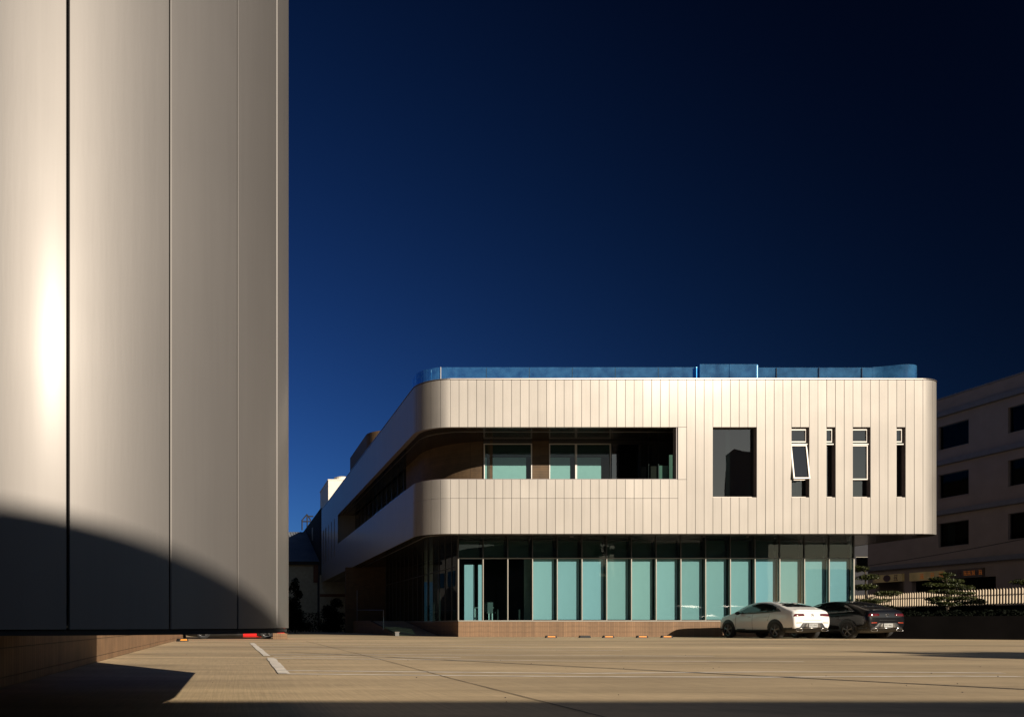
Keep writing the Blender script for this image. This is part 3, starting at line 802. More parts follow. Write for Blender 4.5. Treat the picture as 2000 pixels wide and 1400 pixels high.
# low brick wall under and beyond it
bw = empty('brick_wall', (-2.4, 20, 0), 'low brown brick wall running away under the rounded metal building', 'wall')
for a, b in ((0, .104), (.104, .407), (.407, .58)):
    MB().box(-2.62, -2.4, 4.2, 37.3, a + .005, b - .005).build('brick_course', 'brick', bw)
MB().box(-2.61, -2.412, 4.21, 37.2, 0, .575).build('wall_core', 'sealant', bw)
pr = empty('brick_pier', (1.95, 34.2, 0), 'short brown brick block standing beside the red car wheel', 'brick block')
for a, b in ((0, .13), (.13, .27)):
    MB().box(1.66, 2.3, 34.0, 34.3, a + .003, b - .003).build('brick_course', 'brick', pr)

# ------------------------------------------------------------------ ramp, bollard, posts by the dark passage
rp = empty('ramp', (9.2, 50, 0), 'brown brick ramp wall sloping down in the shade beside the office', 'ramp')
for nm, lo, hi in (('brick_course', 0, .26), ('brick_course', .26, .535), ('brick_course', .535, .93)):
    poly = [(44.2 + 8.8 * max(0, lo - .08) / .85, lo + .003), (61, lo + .003), (61, hi - .003), (44.2 + 8.8 * max(0, hi - .08) / .85, hi - .003)]
    MB().prism(poly, 'x', 9.2, 9.4).build(nm, 'brick', rp)
MB().prism([(44.2, .01), (53, .9), (61, .9), (61, 0), (44.2, 0)], 'x', 9.41, 11.6).build('walkway', 'concrete', rp)
for x, y0, y1, d in ((697.5, 1152, 1212, 58), (749, 1190, 1230, 47.5)):
    a = px(x, y0, d); b = px(x, y1, d)
    MB().tube(b, a, .03, n=6).build('handrail_post', 'ledge_grey', rp)
pa_, pb_ = px(697.5, 1191, 58), px(749, 1191, 47.5)
MB().tube(pa_, pb_, .025, n=6).build('handrail', 'dark_frame', rp)
bo_ = px(775, 1241, 43.6)
mat('bollard_shade', (.13, .13, .125), rough=.6)  # grey lowered to carry the shade on a paler bollard
bl = empty('bollard_light', (bo_.x, 43.6, 0), 'small pale square bollard at the foot of the dark ramp', 'bollard')
MB().box(bo_.x - .11, bo_.x + .11, 43.5, 43.72, 0, .20).build('body', 'bollard_shade', bl); MB().box(bo_.x - .13, bo_.x + .13, 43.48, 43.74, .201, .24).build('cap', 'trim', bl)

# ------------------------------------------------------------------ far left: black block, shed, gantry, shrubs
bb = empty('black_building', (11, 92, 0), 'black boxy building standing behind the far end of the office', 'building')
MB().box(9.12, 16, 82.2, 106, 0, 13.1).build('wall', 'black_siding', bb)
cor = MB()
for k in range(60): cor.box(9.07, 9.118, 82.4 + k * .39, 82.55 + k * .39, 0, 13.05)
tag(cor.build('siding_rib', 'black_siding', bb), kind='stuff')
a = px(611, 1030, 90); b = px(611, 1055, 90)
MB().box(8.98, 9.06, 89.8, 90.3, b.z, a.z).build('downpipe', 'aluminium', bb)
sh = empty('metal_shed', (5, 88, 0), 'pale ribbed metal shed with grey sloping roof in the shade', 'shed')
sw = MB().box(1.5, 8.9, 83.4, 83.6, 0, 7.3)
sw.build('wall', 'shed_wall', sh)
rb = MB()
for k in range(46): rb.box(1.6 + k * .16, 1.66 + k * .16, 83.35, 83.398, 0, 7.25)
tag(rb.build('wall_rib', 'shed_wall', sh), kind='stuff')
MB().add([(1.2, 83.0, 7.42), (9.02, 83.0, 7.42), (9.02, 98.5, 12.5), (1.2, 98.5, 12.5), (1.2, 83.0, 7.30), (9.02, 83.0, 7.30), (9.02, 98.5, 12.38), (1.2, 98.5, 12.38)],
         [(0, 1, 2, 3), (7, 6, 5, 4), (0, 4, 5, 1), (1, 5, 6, 2), (2, 6, 7, 3), (3, 7, 4, 0)]).build('roof', 'shed_roof', sh)
rr = MB()
for k in range(24):
    x = 1.4 + k * .33
    rr.add([(x, 83.0, 7.421), (x + .05, 83.0, 7.421), (x + .05, 98.5, 12.501), (x, 98.5, 12.501), (x, 83.0, 7.48), (x + .05, 83.0, 7.48), (x + .05, 98.5, 12.56), (x, 98.5, 12.56)],
           [(4, 5, 6, 7), (0, 4, 7, 3), (1, 2, 6, 5), (0, 1, 5, 4)])
tag(rr.build('roof_rib', 'shed_roof', sh), kind='stuff')
MB().box(1.2, 9.0, 82.85, 82.98, 7.1, 7.45).build('gutter', 'black_siding', sh)
MB().box(8.45, 8.95, 83.1, 83.34, 5.2, 7.05).build('downpipe', 'rust', sh)
rw_ = empty('ribbed_wall', (11.5, 84.5, 0), 'dim ribbed boundary wall seen under the far end of the office', 'wall')
MB().box(9.0, 20, 81.9, 82.15, 0, 5.9).build('panel', 'shed_wall', rw_)
rb = MB()
for k in range(60): rb.box(9.05 + k * .18, 9.12 + k * .18, 81.85, 81.898, 0, 5.85)
tag(rb.build('rib', 'shed_wall', rw_), kind='stuff')
MB().box(9.0, 20, 81.78, 81.849, 3.6, 3.9).build('band', 'rust', rw_)
gt = empty('roof_gantry', px(598, 1040, 104), 'thin black steel frame rising above the black building roof', 'frame')
def bar(a, b, nm, r=.09): MB().tube(px(*a, 104), px(*b, 104), r, n=5).build(nm, 'black_siding', gt)
bar((590, 1035), (590, 1016), 'post'); bar((600, 1040), (600, 1004), 'post'); bar((589, 1017), (600, 1004), 'brace'); bar((590, 1018), (610, 1018), 'rail')
bar((600, 1005), (607, 1016), 'brace'); bar((603, 1008), (612, 1008), 'rail')

def leaves(mb, c, rad, n, size, flat=1.0):
    for _ in range(n):
        while True:
            v = Vector((random.uniform(-1, 1), random.uniform(-1, 1), random.uniform(-1, 1)))
            if v.length < 1: break
        v = v.normalized() * (v.length ** .5)
        p = Vector(c) + Vector((v.x * rad[0], v.y * rad[1], v.z * rad[2]))
        nrm = Vector((random.gauss(0, 1), random.gauss(0, 1), random.gauss(0, 1) + flat)).normalized()
        u = nrm.orthogonal().normalized(); u = Matrix.Rotation(random.uniform(0, 2 * pi), 3, nrm) @ u; w_ = nrm.cross(u)
        s = size * random.uniform(.6, 1.4)
        mb.add([p - u * s, p - w_ * s * .45, p + u * s, p + w_ * s * .45], [(0, 1, 2, 3)])

def shrub(name, base, pads, label, cat, group=None, lm='leaf', n=260, size=.07, trunk=.09, top=None):
    e = empty(name, base, label, cat, group)
    t = MB(); b = Vector(base)
    zs = max(p[2] for p in pads)
    t.tube(b, b + Vector((.05, .03, zs * .55)), trunk, trunk * .65, 7); t.tube(b + Vector((.05, .03, zs * .55)), b + Vector((-.03, 0, zs)), trunk * .65, trunk * .25, 7)
    for (x, y, z, rx_, rz_) in pads:
        t.tube(b + Vector((.03, .02, max(.1, z - .25))), b + Vector((x, y, z - .02)), trunk * .35, trunk * .12, 5)
    t.build('trunk', 'bark', e)
    m = MB()
    for (x, y, z, rx_, rz_) in pads:
        k = int(n * rx_ * rx_ * 2.2) + 30
        for q in range(7):
            a = random.uniform(0, 2 * pi); d = random.uniform(0, .65) * rx_
            leaves(m, b + Vector((x + cos(a) * d, y + sin(a) * d, z + random.uniform(-.4, .4) * rz_)), (rx_ * .55, rx_ * .55, rz_ * .8), k // 5, size, 1.4)
    tag(m.build('crown', lm, e), kind='stuff')
    return e
shrub('conifer', (4.65, 60, 0), [(random.uniform(-.4, .4), random.uniform(-.4, .4), z, 1.15 - z * .2, .4) for z in (.5, 1.0, 1.5, 2.0, 2.5, 3.0, 3.5, 3.9)],
      'dark conifer half hidden behind the rounded metal corner', 'tree', lm='leaf_shade', n=420, size=.10)
shrub('shrub', (8.1, 64, 0), [(random.uniform(-.5, .5), random.uniform(-.4, .4), z, 1.2 - z * .25, .4) for z in (.4, .9, 1.4, 1.9, 2.4)],
      'dark shrub in deep shade beside the office passage', 'shrub', lm='leaf_shade', n=420, size=.10)
hg = MB()
for k in range(26): leaves(hg, (3.5 + k * .3, 66, .8), (.35, .5, .95), 130, .09, .4)
hd_ = hg.build('hedge', 'leaf_shade'); tag(hd_, 'long hedge in painted shade-black along the foot of the pale ribbed shed', 'hedge')

# ------------------------------------------------------------------ right-hand side: apartment building, street, fence, trees
ap = empty('apartment_building', (52, 48, 0), 'shaded beige four storey apartment block on the right with ledges and shops', 'building')
XA = 48.0
def ya(x): return XA * 1500 / (x - 460)
HZ = 15.93
wins = []
for (ys, ye) in ((50.28, 52.45), (45.55, 47.72), (40.8, 42.97)):
    for zb_, zt2 in ((12.5, 14.1), (9.2, 10.82), (5.9, 7.52)): wins.append((ys, ye, zb_, zt2))
shops = [(ya(1766), ya(1710), 0, 3.75), (ya(1945), ya(1781), 0, 3.7), (36.5, 46.2, 0, 3.7)]
wall = holed(MB(), 34.0, 58.3, 0, HZ, [w_ for w_ in wins] + shops, XA, XA + .3, 'yz')
wall.box(XA + .301, XA + 12, 58.0, 58.3, 0, HZ); wall.box(XA + .301, XA + 12, 34.0, 34.3, 0, HZ)
wall.build('wall', 'render_wall', ap)
MB().box(XA + .31, XA + 12, 34.31, 57.99, HZ - .4, HZ - .2).build('roof', 'ledge_grey', ap)
MB().box(XA - .06, XA + .35, 33.95, 58.35, HZ + .002, HZ + .10).build('coping', 'ledge_grey', ap)
for z in (14.70, 11.42, 8.05, 4.66):
    MB().box(XA - .32, XA - .002, 33.9, 58.4, z, z + .30).build('ledge', 'ledge_grey', ap)
for ys, ye, za, zb_ in wins:
    w_ = MB(); y_, t = 0, .05
    for a0, a1, b0, b1 in ((ys + .002, ye - .002, za + .002, za + t), (ys + .002, ye - .002, zb_ - t, zb_ - .002), (ys + .002, ys + t, za + t, zb_ - t), (ye - t, ye - .002, za + t, zb_ - t)):
        w_.box(XA + .14, XA + .2, a0, a1, b0, b1)
    wo = w_.build('window', 'dark_frame', ap)
    MB().box(XA + .165, XA + .172, ys + t, ye - t, za + t, zb_ - t).build('pane', 'far_glass', wo)
    MB().box(XA - .05, XA + .13, ys - .03, ye + .03, za - .06, za - .001).build('sill', 'render_wall', wo)
MB().box(XA + 2.4, XA + 2.6, 34.4, 57.9, 0, HZ - .5).build('room_wall', 'shop_dark', ap)
# curtain strip and bright object in the lowest window, as in the photograph
MB().box(XA + .4, XA + .45, 51.7, 52.2, 6.0, 7.4).build('curtain', 'room_light', ap)
# shop signs
def sign(ya0, ya1, z0, z1, label):
    e = empty('shop_sign', (XA - .1, (ya0 + ya1) / 2, z0), label, 'sign', 'shop signs on the apartment block')
    ys_ = ya(1850)
    if ya0 < ys_ < ya1:
        MB().box(XA - .18, XA - .004, ys_, ya1, z0, z1).build('board', 'sign_cream', e)
        MB().box(XA - .18, XA - .004, ya0, ys_ - .002, z0, z1).build('board', 'sign_brown', e)
    else: MB().box(XA - .18, XA - .004, ya0, ya1, z0, z1).build('board', 'sign_cream', e)
    return e
def glyph(e, yc, zc, s, m, seed):
    rnd = random.Random(seed); mb = MB(); x = XA - .186
    # brush-like strokes of a character too small to read
    for k in range(3): z = zc + s * (-.8 + .8 * k); mb.box(x, x + .005, yc - s * rnd.uniform(.5, .95), yc + s * rnd.uniform(.5, .95), z - .05 * s, z + .14 * s)
    for k in range(2): y_ = yc + s * (-.5 + k * rnd.uniform(.7, 1.0)); mb.box(x - .002, x + .004, y_ - .08 * s, y_ + .10 * s, zc - s * rnd.uniform(.7, 1.0), zc + s * rnd.uniform(.7, 1.0))
    mb.prism([(yc - s, zc - s), (yc - s * .75, zc - s), (yc + s * .1, zc + s * .2), (yc - s * .1, zc + s * .25)], 'x', x - .003, x + .003)
    mb.build('character', m, e)
s1 = sign(ya(1766.5), ya(1709.5), 3.76, 4.3, 'small cream shop sign with a dark red round mark above dark shopfront')
mb = MB(); yc = ya(1737)
mb.prism([(yc + .32 * cos(k * pi / 8), 4.03 + .25 * sin(k * pi / 8)) for k in range(16)], 'x', XA - .19, XA - .181); mb.build('round_mark', 'sign_dark', s1)
glyph(s1, ya(1754), 4.03, .22, 'sign_dark', 3)
s2 = sign(ya(1924), ya(1781), 3.71, 4.3, 'long cream shop sign with orange and dark characters behind the tree')
for x, m, sd in ((1805, 'sign_orange', 1), (1826, 'sign_orange', 9), (1843, 'sign_orange', 2), (1856, 'sign_dark', 4), (1868, 'sign_dark', 5), (1879, 'sign_dark', 6), (1890, 'sign_orange', 7), (1898, 'sign_orange', 8), (1906, 'sign_orange', 10), (1913, 'sign_dark', 11), (1920, 'sign_orange', 12)):
    glyph(s2, ya(x), 4.0, .15 if x > 1885 else .19, m, sd)

fb = empty('far_building', (61, 76, 0), 'narrow blue grey building far behind between office and apartment block', 'building')
hol = [(60.6, 62.2, 6.0, 7.3), (60.6, 62.2, 9.2, 10.6), (57.4, 59.0, 6.0, 7.3)]
holed(MB(), 54, 66, 0, 13, hol, 75, 75.3, 'xz').build('wall', 'far_wall_shade', fb)
MB().box(54.1, 65.9, 76.5, 76.7, 0, 12.8).build('room_wall', 'shop_dark', fb)
for h in hol: frame(MB(), h[0] + .003, h[1] - .003, h[2] + .003, h[3] - .003, 75.1, 75.2, .08).build('window', 'aluminium', fb)
a = px(1674.5, 1062, 74); MB().tube((a.x, 74.8, 5.5), (a.x, 74.8, 9.2), .13, n=7).build('downpipe', 'aluminium', fb)

XF = 36.8
wl_ = empty('boundary_wall', (XF, 40, 0), 'low boundary wall with its shade painted black under the pale picket fence', 'wall')
MB().box(XF, XF + .25, 20, 52, 0, 1.50).build('wall', 'shade_black', wl_)
MB().box(XF - .03, XF + .28, 20, 52, 1.501, 1.56).build('coping', 'shade_black', wl_)
fn = empty('picket_fence', (XF + .1, 40, 1.56), 'pale slatted picket fence on top of the shade-black boundary wall', 'fence')
y = 33.4; proto = None
while y < 50:
    if proto is None:
        mb = MB().prism([(-.031, -.36), (.031, -.36), (.031, .36), (-.031, .42)], 'y', -.018, .018)
        proto = mb.build('picket', 'picket'); o = proto
    else:
        o = proto.copy(); COL.objects.link(o)
    o.parent = fn; o.location = Vector((XF + .12, y, 1.98 + random.uniform(-.008, .008))) - Vector(fn.location)
    y += .146
rl = MB().box(XF + .175, XF + .20, 33, 50.2, 2.10, 2.14); rl.box(XF + .175, XF + .20, 33, 50.2, 1.66, 1.70); rl.build('rail', 'dark_frame', fn)
# near-black planter and ground cover standing in for shade before the wall
pe = empty('planter', (33, 35, 0), 'low planter edge and ground cover with shade painted in as black right of the black car', 'planter')
pl = [(29.6, 35.0), (33.5, 32.4), (36.7, 30.2)]
MB().ribbon(pl, [(p_[0] + .12, p_[1] + .16) for p_ in pl], 0, 1.02).build('edge', 'shade_black', pe)
MB().prism([(29.8, 35.3), (33.7, 32.7), (36.75, 30.6), (36.75, 46), (29.8, 46)], 'z', .0, .9).build('soil', 'shade_black', pe)
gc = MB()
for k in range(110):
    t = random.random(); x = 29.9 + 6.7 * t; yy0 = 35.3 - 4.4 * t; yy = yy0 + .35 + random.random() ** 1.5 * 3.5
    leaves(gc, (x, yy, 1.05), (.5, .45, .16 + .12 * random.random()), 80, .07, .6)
tag(gc.build('ground_cover', 'leaf_shade', pe), kind='stuff')
G3 = 'layered trees in front of the fence'
shrub('pine_tree', (35.2, 42.9, 0), [(-.2, 0, 3.75, .45, .16), (.1, .1, 3.3, .6, .16), (-.1, -.1, 2.75, .75, .17), (.9, -.1, 2.35, .7, .15), (.2, 0, 1.95, .9, .17), (.8, -.2, 1.6, .65, .15)],
      'layered pine beside the office corner partly hidden by the black car', 'tree', G3, n=800, size=.055)
shrub('pine_tree', (35.2, 38.0, 0), [(.05, 0, 3.12, .42, .09), (-.25, .1, 2.92, .45, .09), (.35, 0, 2.80, .60, .10), (-.55, 0, 2.62, .50, .10), (.1, -.1, 2.55, .60, .10), (.75, .1, 2.50, .60, .10),
       (-.35, -.1, 2.27, .65, .11), (.35, 0, 2.22, .60, .10), (1.0, 0, 2.18, .50, .09), (-.15, .1, 1.93, .70, .11), (.65, -.1, 1.90, .65, .11), (1.25, -.1, 1.76, .60, .10), (.2, 0, 1.66, .60, .10), (-.45, 0, 1.72, .45, .09), (1.6, 0, 1.86, .3, .07)],
      'broad layered pine standing in front of the picket fence and long shop sign', 'tree', G3, n=900, size=.045)
shrub('pine_tree', (36.0, 34.4, 0), [(.2, 0, 2.9, .6, .15), (-.35, .1, 2.55, .65, .15), (.5, 0, 2.2, .6, .16)],
      'dark pine at the right edge overhanging the picket fence', 'tree', G3, n=800, size=.055)
# street beyond the fence and an overhead cable
tag(MB().box(37.6, 47.6, 20, 120, .003, .006).build('street', 'ledge_grey'), kind='structure')
ca = MB(); P0, P1 = px(1640, 1112, 52), px(2080, 1036, 41)
pv = None
for k in range(21):
    t = k / 20; p = P0.lerp(P1, t) - Vector((0, 0, 4 * t * (1 - t) * .12))
    if pv is not None: ca.tube(pv, p, .02, n=5)
    pv = p
tag(ca.build('overhead_cable', 'cable'), 'thin black cable strung across the front of the apartment block', 'cable')

# ------------------------------------------------------------------ cars
def interp(xs, ys, x):
    if x <= xs[0]: return ys[0]
    for a, b, c, d in zip(xs[:-1], xs[1:], ys[:-1], ys[1:]):
        if x <= b: return c + (d - c) * (x - a) / (b - a)
    return ys[-1]
CY = [0.0, .04, .12, .25, .5, .9, 1.3, 1.75, 2.2, 2.6, 2.95, 3.3, 3.6, 3.9, 4.2, 4.45, 4.62, 4.72]
CZT = [.88, 1.08, 1.20, 1.25, 1.315, 1.455, 1.555, 1.61, 1.62, 1.59, 1.51, 1.36, 1.165, 1.085, 1.02, .94, .82, .66]
CZB = [.82, .96, 1.04, 1.07, 1.09, 1.09, 1.08, 1.06, 1.04, 1.02, 1.01, 1.0, .99, .97, .93, .87, .76, .60]
CW = [.79, .855, .895, .92, .94, .95, .95, .945, .945, .945, .945, .945, .945, .94, .915, .86, .76, .62]
CB = [.46, .40, .34, .29, .26, .24, .22, .21, .21, .21, .21, .21, .22, .24, .24, .24, .26, .32]
def car(name, base, yaw, paint, label, group, sill='plastic_black', plate=None, low=0):
    e = empty(name, base, label, 'car', group)
    e.rotation_euler = (0, 0, R(yaw)); e.scale = (1.04, 1.02, 1.09) if not low else (1, 1, 1)
    bm = bmesh.new(); rings = []
    for y, zt, zb, w_, zo in zip(CY, CZT, CZB, CW, CB):
        zo -= low; d = zt - zb; wr = (w_ - .07) - max(0, d - .05) * .42
        q = min(.075, d * .4)
        half = [(w_ - .16, zo), (w_ - .03, zo + .09), (w_, zo + (zb - zo) * .55), (w_ - .012, zb - .07), (w_ - .055, zb), (wr + .03, zt - q), (wr - .10, zt - q * .3)]
        ring = [(0, zo)] + half + [(0, zt)] + [(-a, b) for a, b in reversed(half)]
        rings.append([bm.verts.new((a, y, b)) for a, b in ring])
    n = len(rings[0])
    for a, b in zip(rings[:-1], rings[1:]):
        for k in range(n): bm.faces.new((a[k], a[(k + 1) % n], b[(k + 1) % n], b[k]))
    def capf(r):
        for k in range(1, n // 2):
            if k + 1 <= n // 2:
                bm.faces.new((r[k], r[k + 1], r[n - k - 1], r[n - k])) if k + 1 < n // 2 else bm.faces.new((r[k], r[k + 1], r[n - k]))
        bm.faces.new((r[0], r[1], r[n - 1]))
    capf(rings[0]); capf(rings[-1])
    bmesh.ops.recalc_face_normals(bm, faces=bm.faces)
    me = bpy.data.meshes.new('body'); bm.to_mesh(me); bm.free()
    body = bpy.data.objects.new('body', me); COL.objects.link(body)
    sm = body.modifiers.new('s', 'SUBSURF'); sm.levels = 2; sm.render_levels = 2
    bpy.context.view_layer.update()
    dg = bpy.context.evaluated_depsgraph_get()
    me2 = bpy.data.meshes.new_from_object(body.evaluated_get(dg))
    body.modifiers.clear(); body.data = me2
    for f in me2.polygons: f.use_smooth = True
    me2.materials.clear(); me2.materials.append(MAT[paint]); me2.materials.append(MAT['plastic_black'])
    if not low:
        for f in me2.polygons:
            if f.center.z < (.44 if f.center.y < .5 else .375): f.material_index = 1
    else:
        for f in me2.polygons:
            if f.center.z < .42 and f.center.y < 2.8: f.material_index = 1
    body.parent = e
    bvh = BVHTree.FromPolygons([v.co.copy() for v in me2.vertices], [tuple(p.vertices) for p in me2.polygons])
    def decal(nm, poly, axis, m, off=.006, th=.02, cuts=3):
        b = bmesh.new()
        f = b.faces.new([b.verts.new((p[0], p[1], 0)) for p in poly])
        bmesh.ops.triangulate(b, faces=[f])
        for _ in range(cuts):
            long = [ed for ed in b.edges if ed.calc_length() > .13]
            if long:
                bmesh.ops.subdivide_edges(b, edges=long, cuts=1); bmesh.ops.triangulate(b, faces=b.faces[:])
        for v in b.verts:
            u, w2 = v.co.x, v.co.y
            if axis == 'rear': o_, d_ = Vector((u, -2, w2)), Vector((0, 1, 0))
            elif axis == 'front': o_, d_ = Vector((u, 7, w2)), Vector((0, -1, 0))
            elif axis == 'left': o_, d_ = Vector((-3, u, w2)), Vector((1, 0, 0))
            else: o_, d_ = Vector((3, u, w2)), Vector((-1, 0, 0))
            h = bvh.ray_cast(o_, d_)
            if h[0] is None:
                hn = bvh.find_nearest(o_ + d_ * (2.2 if axis in ('left', 'right') else 2.1)); v.co = hn[0] - d_ * off
            else: v.co = h[0] - d_ * off
        ref = {'rear': Vector((0, -1, 0)), 'front': Vector((0, 1, 0)), 'left': Vector((-1, 0, 0)), 'right': Vector((1, 0, 0))}[axis]
        b.normal_update()
        for f in b.faces:
            if f.normal.dot(ref) < 0: f.normal_flip()
        me_ = bpy.data.meshes.new(nm); b.to_mesh(me_); b.free()
        me_.materials.append(MAT[m])
        for f in me_.polygons: f.use_smooth = True
        o = bpy.data.objects.new(nm, me_); COL.objects.link(o); o.parent = e
        s_ = o.modifiers.new('t', 'SOLIDIFY'); s_.thickness = th; s_.offset = -1
        return o
    for sd, ax in ((-1, 'left'), (1, 'right')):
        decal('side_window', [(.74, 1.175), (1.0, 1.315), (1.35, 1.44), (1.75, 1.50), (2.2, 1.515), (2.6, 1.475), (2.95, 1.375), (3.25, 1.215), (3.42, 1.09), (2.6, 1.075), (1.6, 1.105)], ax, 'car_glass', .007)
        decal('window_trim', [(.72, 1.155), (1.6, 1.094), (2.6, 1.062), (3.44, 1.076), (3.44, 1.09), (2.6, 1.075), (1.6, 1.107), (.74, 1.168)], ax, 'chrome' if paint != 'paint_white' else 'plastic_black', .010)
        if low: decal('sill', [(.3, .045), (2.78, .045), (2.70, .40), (.3, .40)], ax, 'plastic_black', .035)
        else:
            decal('sill', [(1.42, .24), (3.42, .24), (3.42, .375), (1.42, .375)], ax, sill, .012)
            decal('bumper_cladding', [(.10, .36), (.54, .30), (.54, .44), (.12, .47)], ax, sill, .012)
            decal('bumper_cladding', [(4.29, .28), (4.6, .32), (4.6, .42), (4.29, .42)], ax, sill, .012)
        for yy in (.98, 3.85):
            arch = [(yy + .46 * cos(a * pi / 12), .37 + .46 * sin(a * pi / 12)) for a in range(13)] + [(yy - .46, .24 - low), (yy + .46, .24 - low)]
            decal('wheel_arch', arch, ax, 'plastic_black', .008)
        for yy in (2.32, 1.32 if False else 2.32):
            pass
        decal('door_seam', [(2.315, .36), (2.325, .36), (2.325, 1.06), (2.315, 1.06)], ax, 'plastic_black', .003)
        decal('door_seam', [(3.34, .4), (3.35, .4), (3.36, 1.0), (3.35, 1.0)], ax, 'plastic_black', .003)
        decal('door_seam', [(1.40, .75), (1.41, .75), (1.30, 1.06), (1.29, 1.06)], ax, 'plastic_black', .003)
        for yy in (1.45, 2.42):
            decal('door_handle', [(yy, .905), (yy + .2, .90), (yy + .2, .93), (yy, .935)], ax, paint, .03, .04, 1)
        # mirror
        mb = MB(); c = Vector((sd * 1.02, 3.12, 1.10))
        for i in range(7):
            pass
        ml = bpy.data.meshes.new('mirror'); b = bmesh.new(); bmesh.ops.create_uvsphere(b, u_segments=14, v_segments=9, radius=1)
        for v in b.verts: v.co = Vector((v.co.x * .12, v.co.y * .085 * (1 if v.co.y > 0 else .5), v.co.z * .075)) + c
        b.to_mesh(ml); b.free(); ml.materials.append(MAT['plastic_black'])
        for f in ml.polygons: f.use_smooth = True
        mo = bpy.data.objects.new('mirror', ml); COL.objects.link(mo); mo.parent = e
        for yy in (.98, 3.85):
            wc = Vector((sd * .84, yy, .362))
            mt = MB(); nn = 28
            prof = [(.25, -.10), (.33, -.115), (.36, -.09), (.363, 0), (.36, .09), (.33, .115), (.25, .10)]
            vs, fs = [], []
            for k in range(nn):
                a = 2 * pi * k / nn
                for r_, q in prof: vs.append((wc.x + sd * q, wc.y + r_ * cos(a), wc.z + r_ * sin(a)))
            m_ = len(prof)
            for k in range(nn):
                for j in range(m_ - 1):
                    fs.append((k * m_ + j, k * m_ + j + 1, ((k + 1) % nn) * m_ + j + 1, ((k + 1) % nn) * m_ + j))
            mt.add(vs, fs); wo = mt.build('wheel', 'tyre', None, smooth=True); wo.parent = e
            ri = MB(); x_o = wc.x + sd * .085
            for k in range(5):
                for dd in (-.11, .11):
                    a = 2 * pi * k / 5 + pi / 2 + dd; a2 = 2 * pi * k / 5 + pi / 2 + dd * .5
                    ri.tube((x_o + sd * .02, wc.y + .05 * cos(a2), wc.z + .05 * sin(a2)), (x_o, wc.y + .245 * cos(a), wc.z + .245 * sin(a)), .02, .015, 5)
            for k in range(24):
                a, b_ = 2 * pi * k / 24, 2 * pi * (k + 1) / 24
                ri.tube((x_o, wc.y + .25 * cos(a), wc.z + .25 * sin(a)), (x_o, wc.y + .25 * cos(b_), wc.z + .25 * sin(b_)), .014, n=5)
            ri.tube((x_o - sd * .02, wc.y, wc.z), (x_o + sd * .03, wc.y, wc.z), .055, n=12)
            rim = ri.build('rim', 'rim', None); rim.parent = wo
            hb = MB().tube((wc.x - sd * .08, wc.y, wc.z), (wc.x + sd * .02, wc.y, wc.z), .25, n=24).build('brake_disc', 'plastic_black', None); hb.parent = wo
        # tail light
        decal('taillight', [(sd * .36, .985), (sd * .40, .95), (sd * .84, .925), (sd * .90, .99), (sd * .86, 1.045), (sd * .42, 1.045), (sd * .37, 1.02)], 'rear', 'taillight', .010, .03)
        decal('rear_reflector', [(sd * .50, .66), (sd * .76, .655), (sd * .76, .675), (sd * .50, .685)], 'rear', 'reflector', .008, .02)
        decal('headlight', [(sd * .45, .70), (sd * .75, .72), (sd * .78, .80), (sd * .5, .78)], 'front', 'car_glass', .01, .02)
    decal('rear_window', [(-.64, 1.33), (.64, 1.33), (.74, 1.375), (.66, 1.49), (.50, 1.555), (-.50, 1.555), (-.66, 1.49), (-.74, 1.375)], 'rear', 'car_glass', .008, .02, 4)
    decal('windscreen', [(-.70, 1.15), (.70, 1.15), (.55, 1.49), (-.55, 1.49)], 'front', 'car_glass', .008, .02, 4)
    decal('diffuser', [(-.84, .44), (-.60, .48), (-.45, .665), (.45, .665), (.60, .48), (.84, .44), (.80, .26), (-.80, .26)], 'rear', 'plastic_black', .010, .06, 4)
    decal('plate_recess', [(-.40, .475), (-.30, .64), (.30, .64), (.40, .475)], 'rear', 'silver', .018, .02)
    decal('boot_seam', [(-.42, .77), (.42, .77), (.42, .778), (-.42, .778)], 'rear', 'plastic_black', .003, .01)
    def rear_y(x, z):
        h = bvh.ray_cast(Vector((x, -2, z)), Vector((0, 1, 0))); return h[0].y if h[0] else .1
    y_ = rear_y(0, .56) - .035
    cb_ = MB().tube((-.70, y_ + .10, .425), (-.42, y_ + .01, .45), .015, .015, 8).tube((-.42, y_ + .01, .45), (.42, y_ + .01, .45), .015, n=8).tube((.42, y_ + .01, .45), (.70, y_ + .10, .425), .015, n=8)
    o = cb_.build('bumper_trim', 'chrome', None, smooth=True); o.parent = e
    for sd in (-1, 1):
        ex = MB(); yq = y_ + .06
        outl = [(-.13, -.045), (.13, -.045), (.15, .0), (.12, .045), (-.10, .045), (-.16, -.01)]
        pts = [(sd * (.60 - a), b + .375) for a, b in outl]
        for p_, q_ in zip(pts, pts[1:] + pts[:1]): ex.tube((p_[0], yq, p_[1]), (q_[0], yq, q_[1]), .009, n=6)
        o = ex.build('exhaust_tip', 'chrome', None); o.parent = e
    o = MB().box(-.20, .20, y_ - .012, y_ + .004, .485, .640).build('license_plate', 'plate', None); o.parent = e
    if plate:
        cu = bpy.data.curves.new('plate_text', 'FONT'); cu.body = plate; cu.size = .105; cu.align_x = 'CENTER'; cu.align_y = 'CENTER'; cu.extrude = .001
        t = bpy.data.objects.new('plate_text', cu); COL.objects.link(t)
        bpy.context.view_layer.update()
        mt = bpy.data.meshes.new_from_object(t.evaluated_get(bpy.context.evaluated_depsgraph_get()))
        bpy.data.objects.remove(t)
        mt.materials.clear(); mt.materials.append(MAT['plate_ink'])
        t = bpy.data.objects.new('plate_text', mt); COL.objects.link(t)
        t.rotation_euler = (R(90), 0, 0); t.location = (0, y_ - .016, .562); t.parent = o
        t.scale = (.8, 1, 1)
    ye = rear_y(0, .985) - .012
    em = MB()
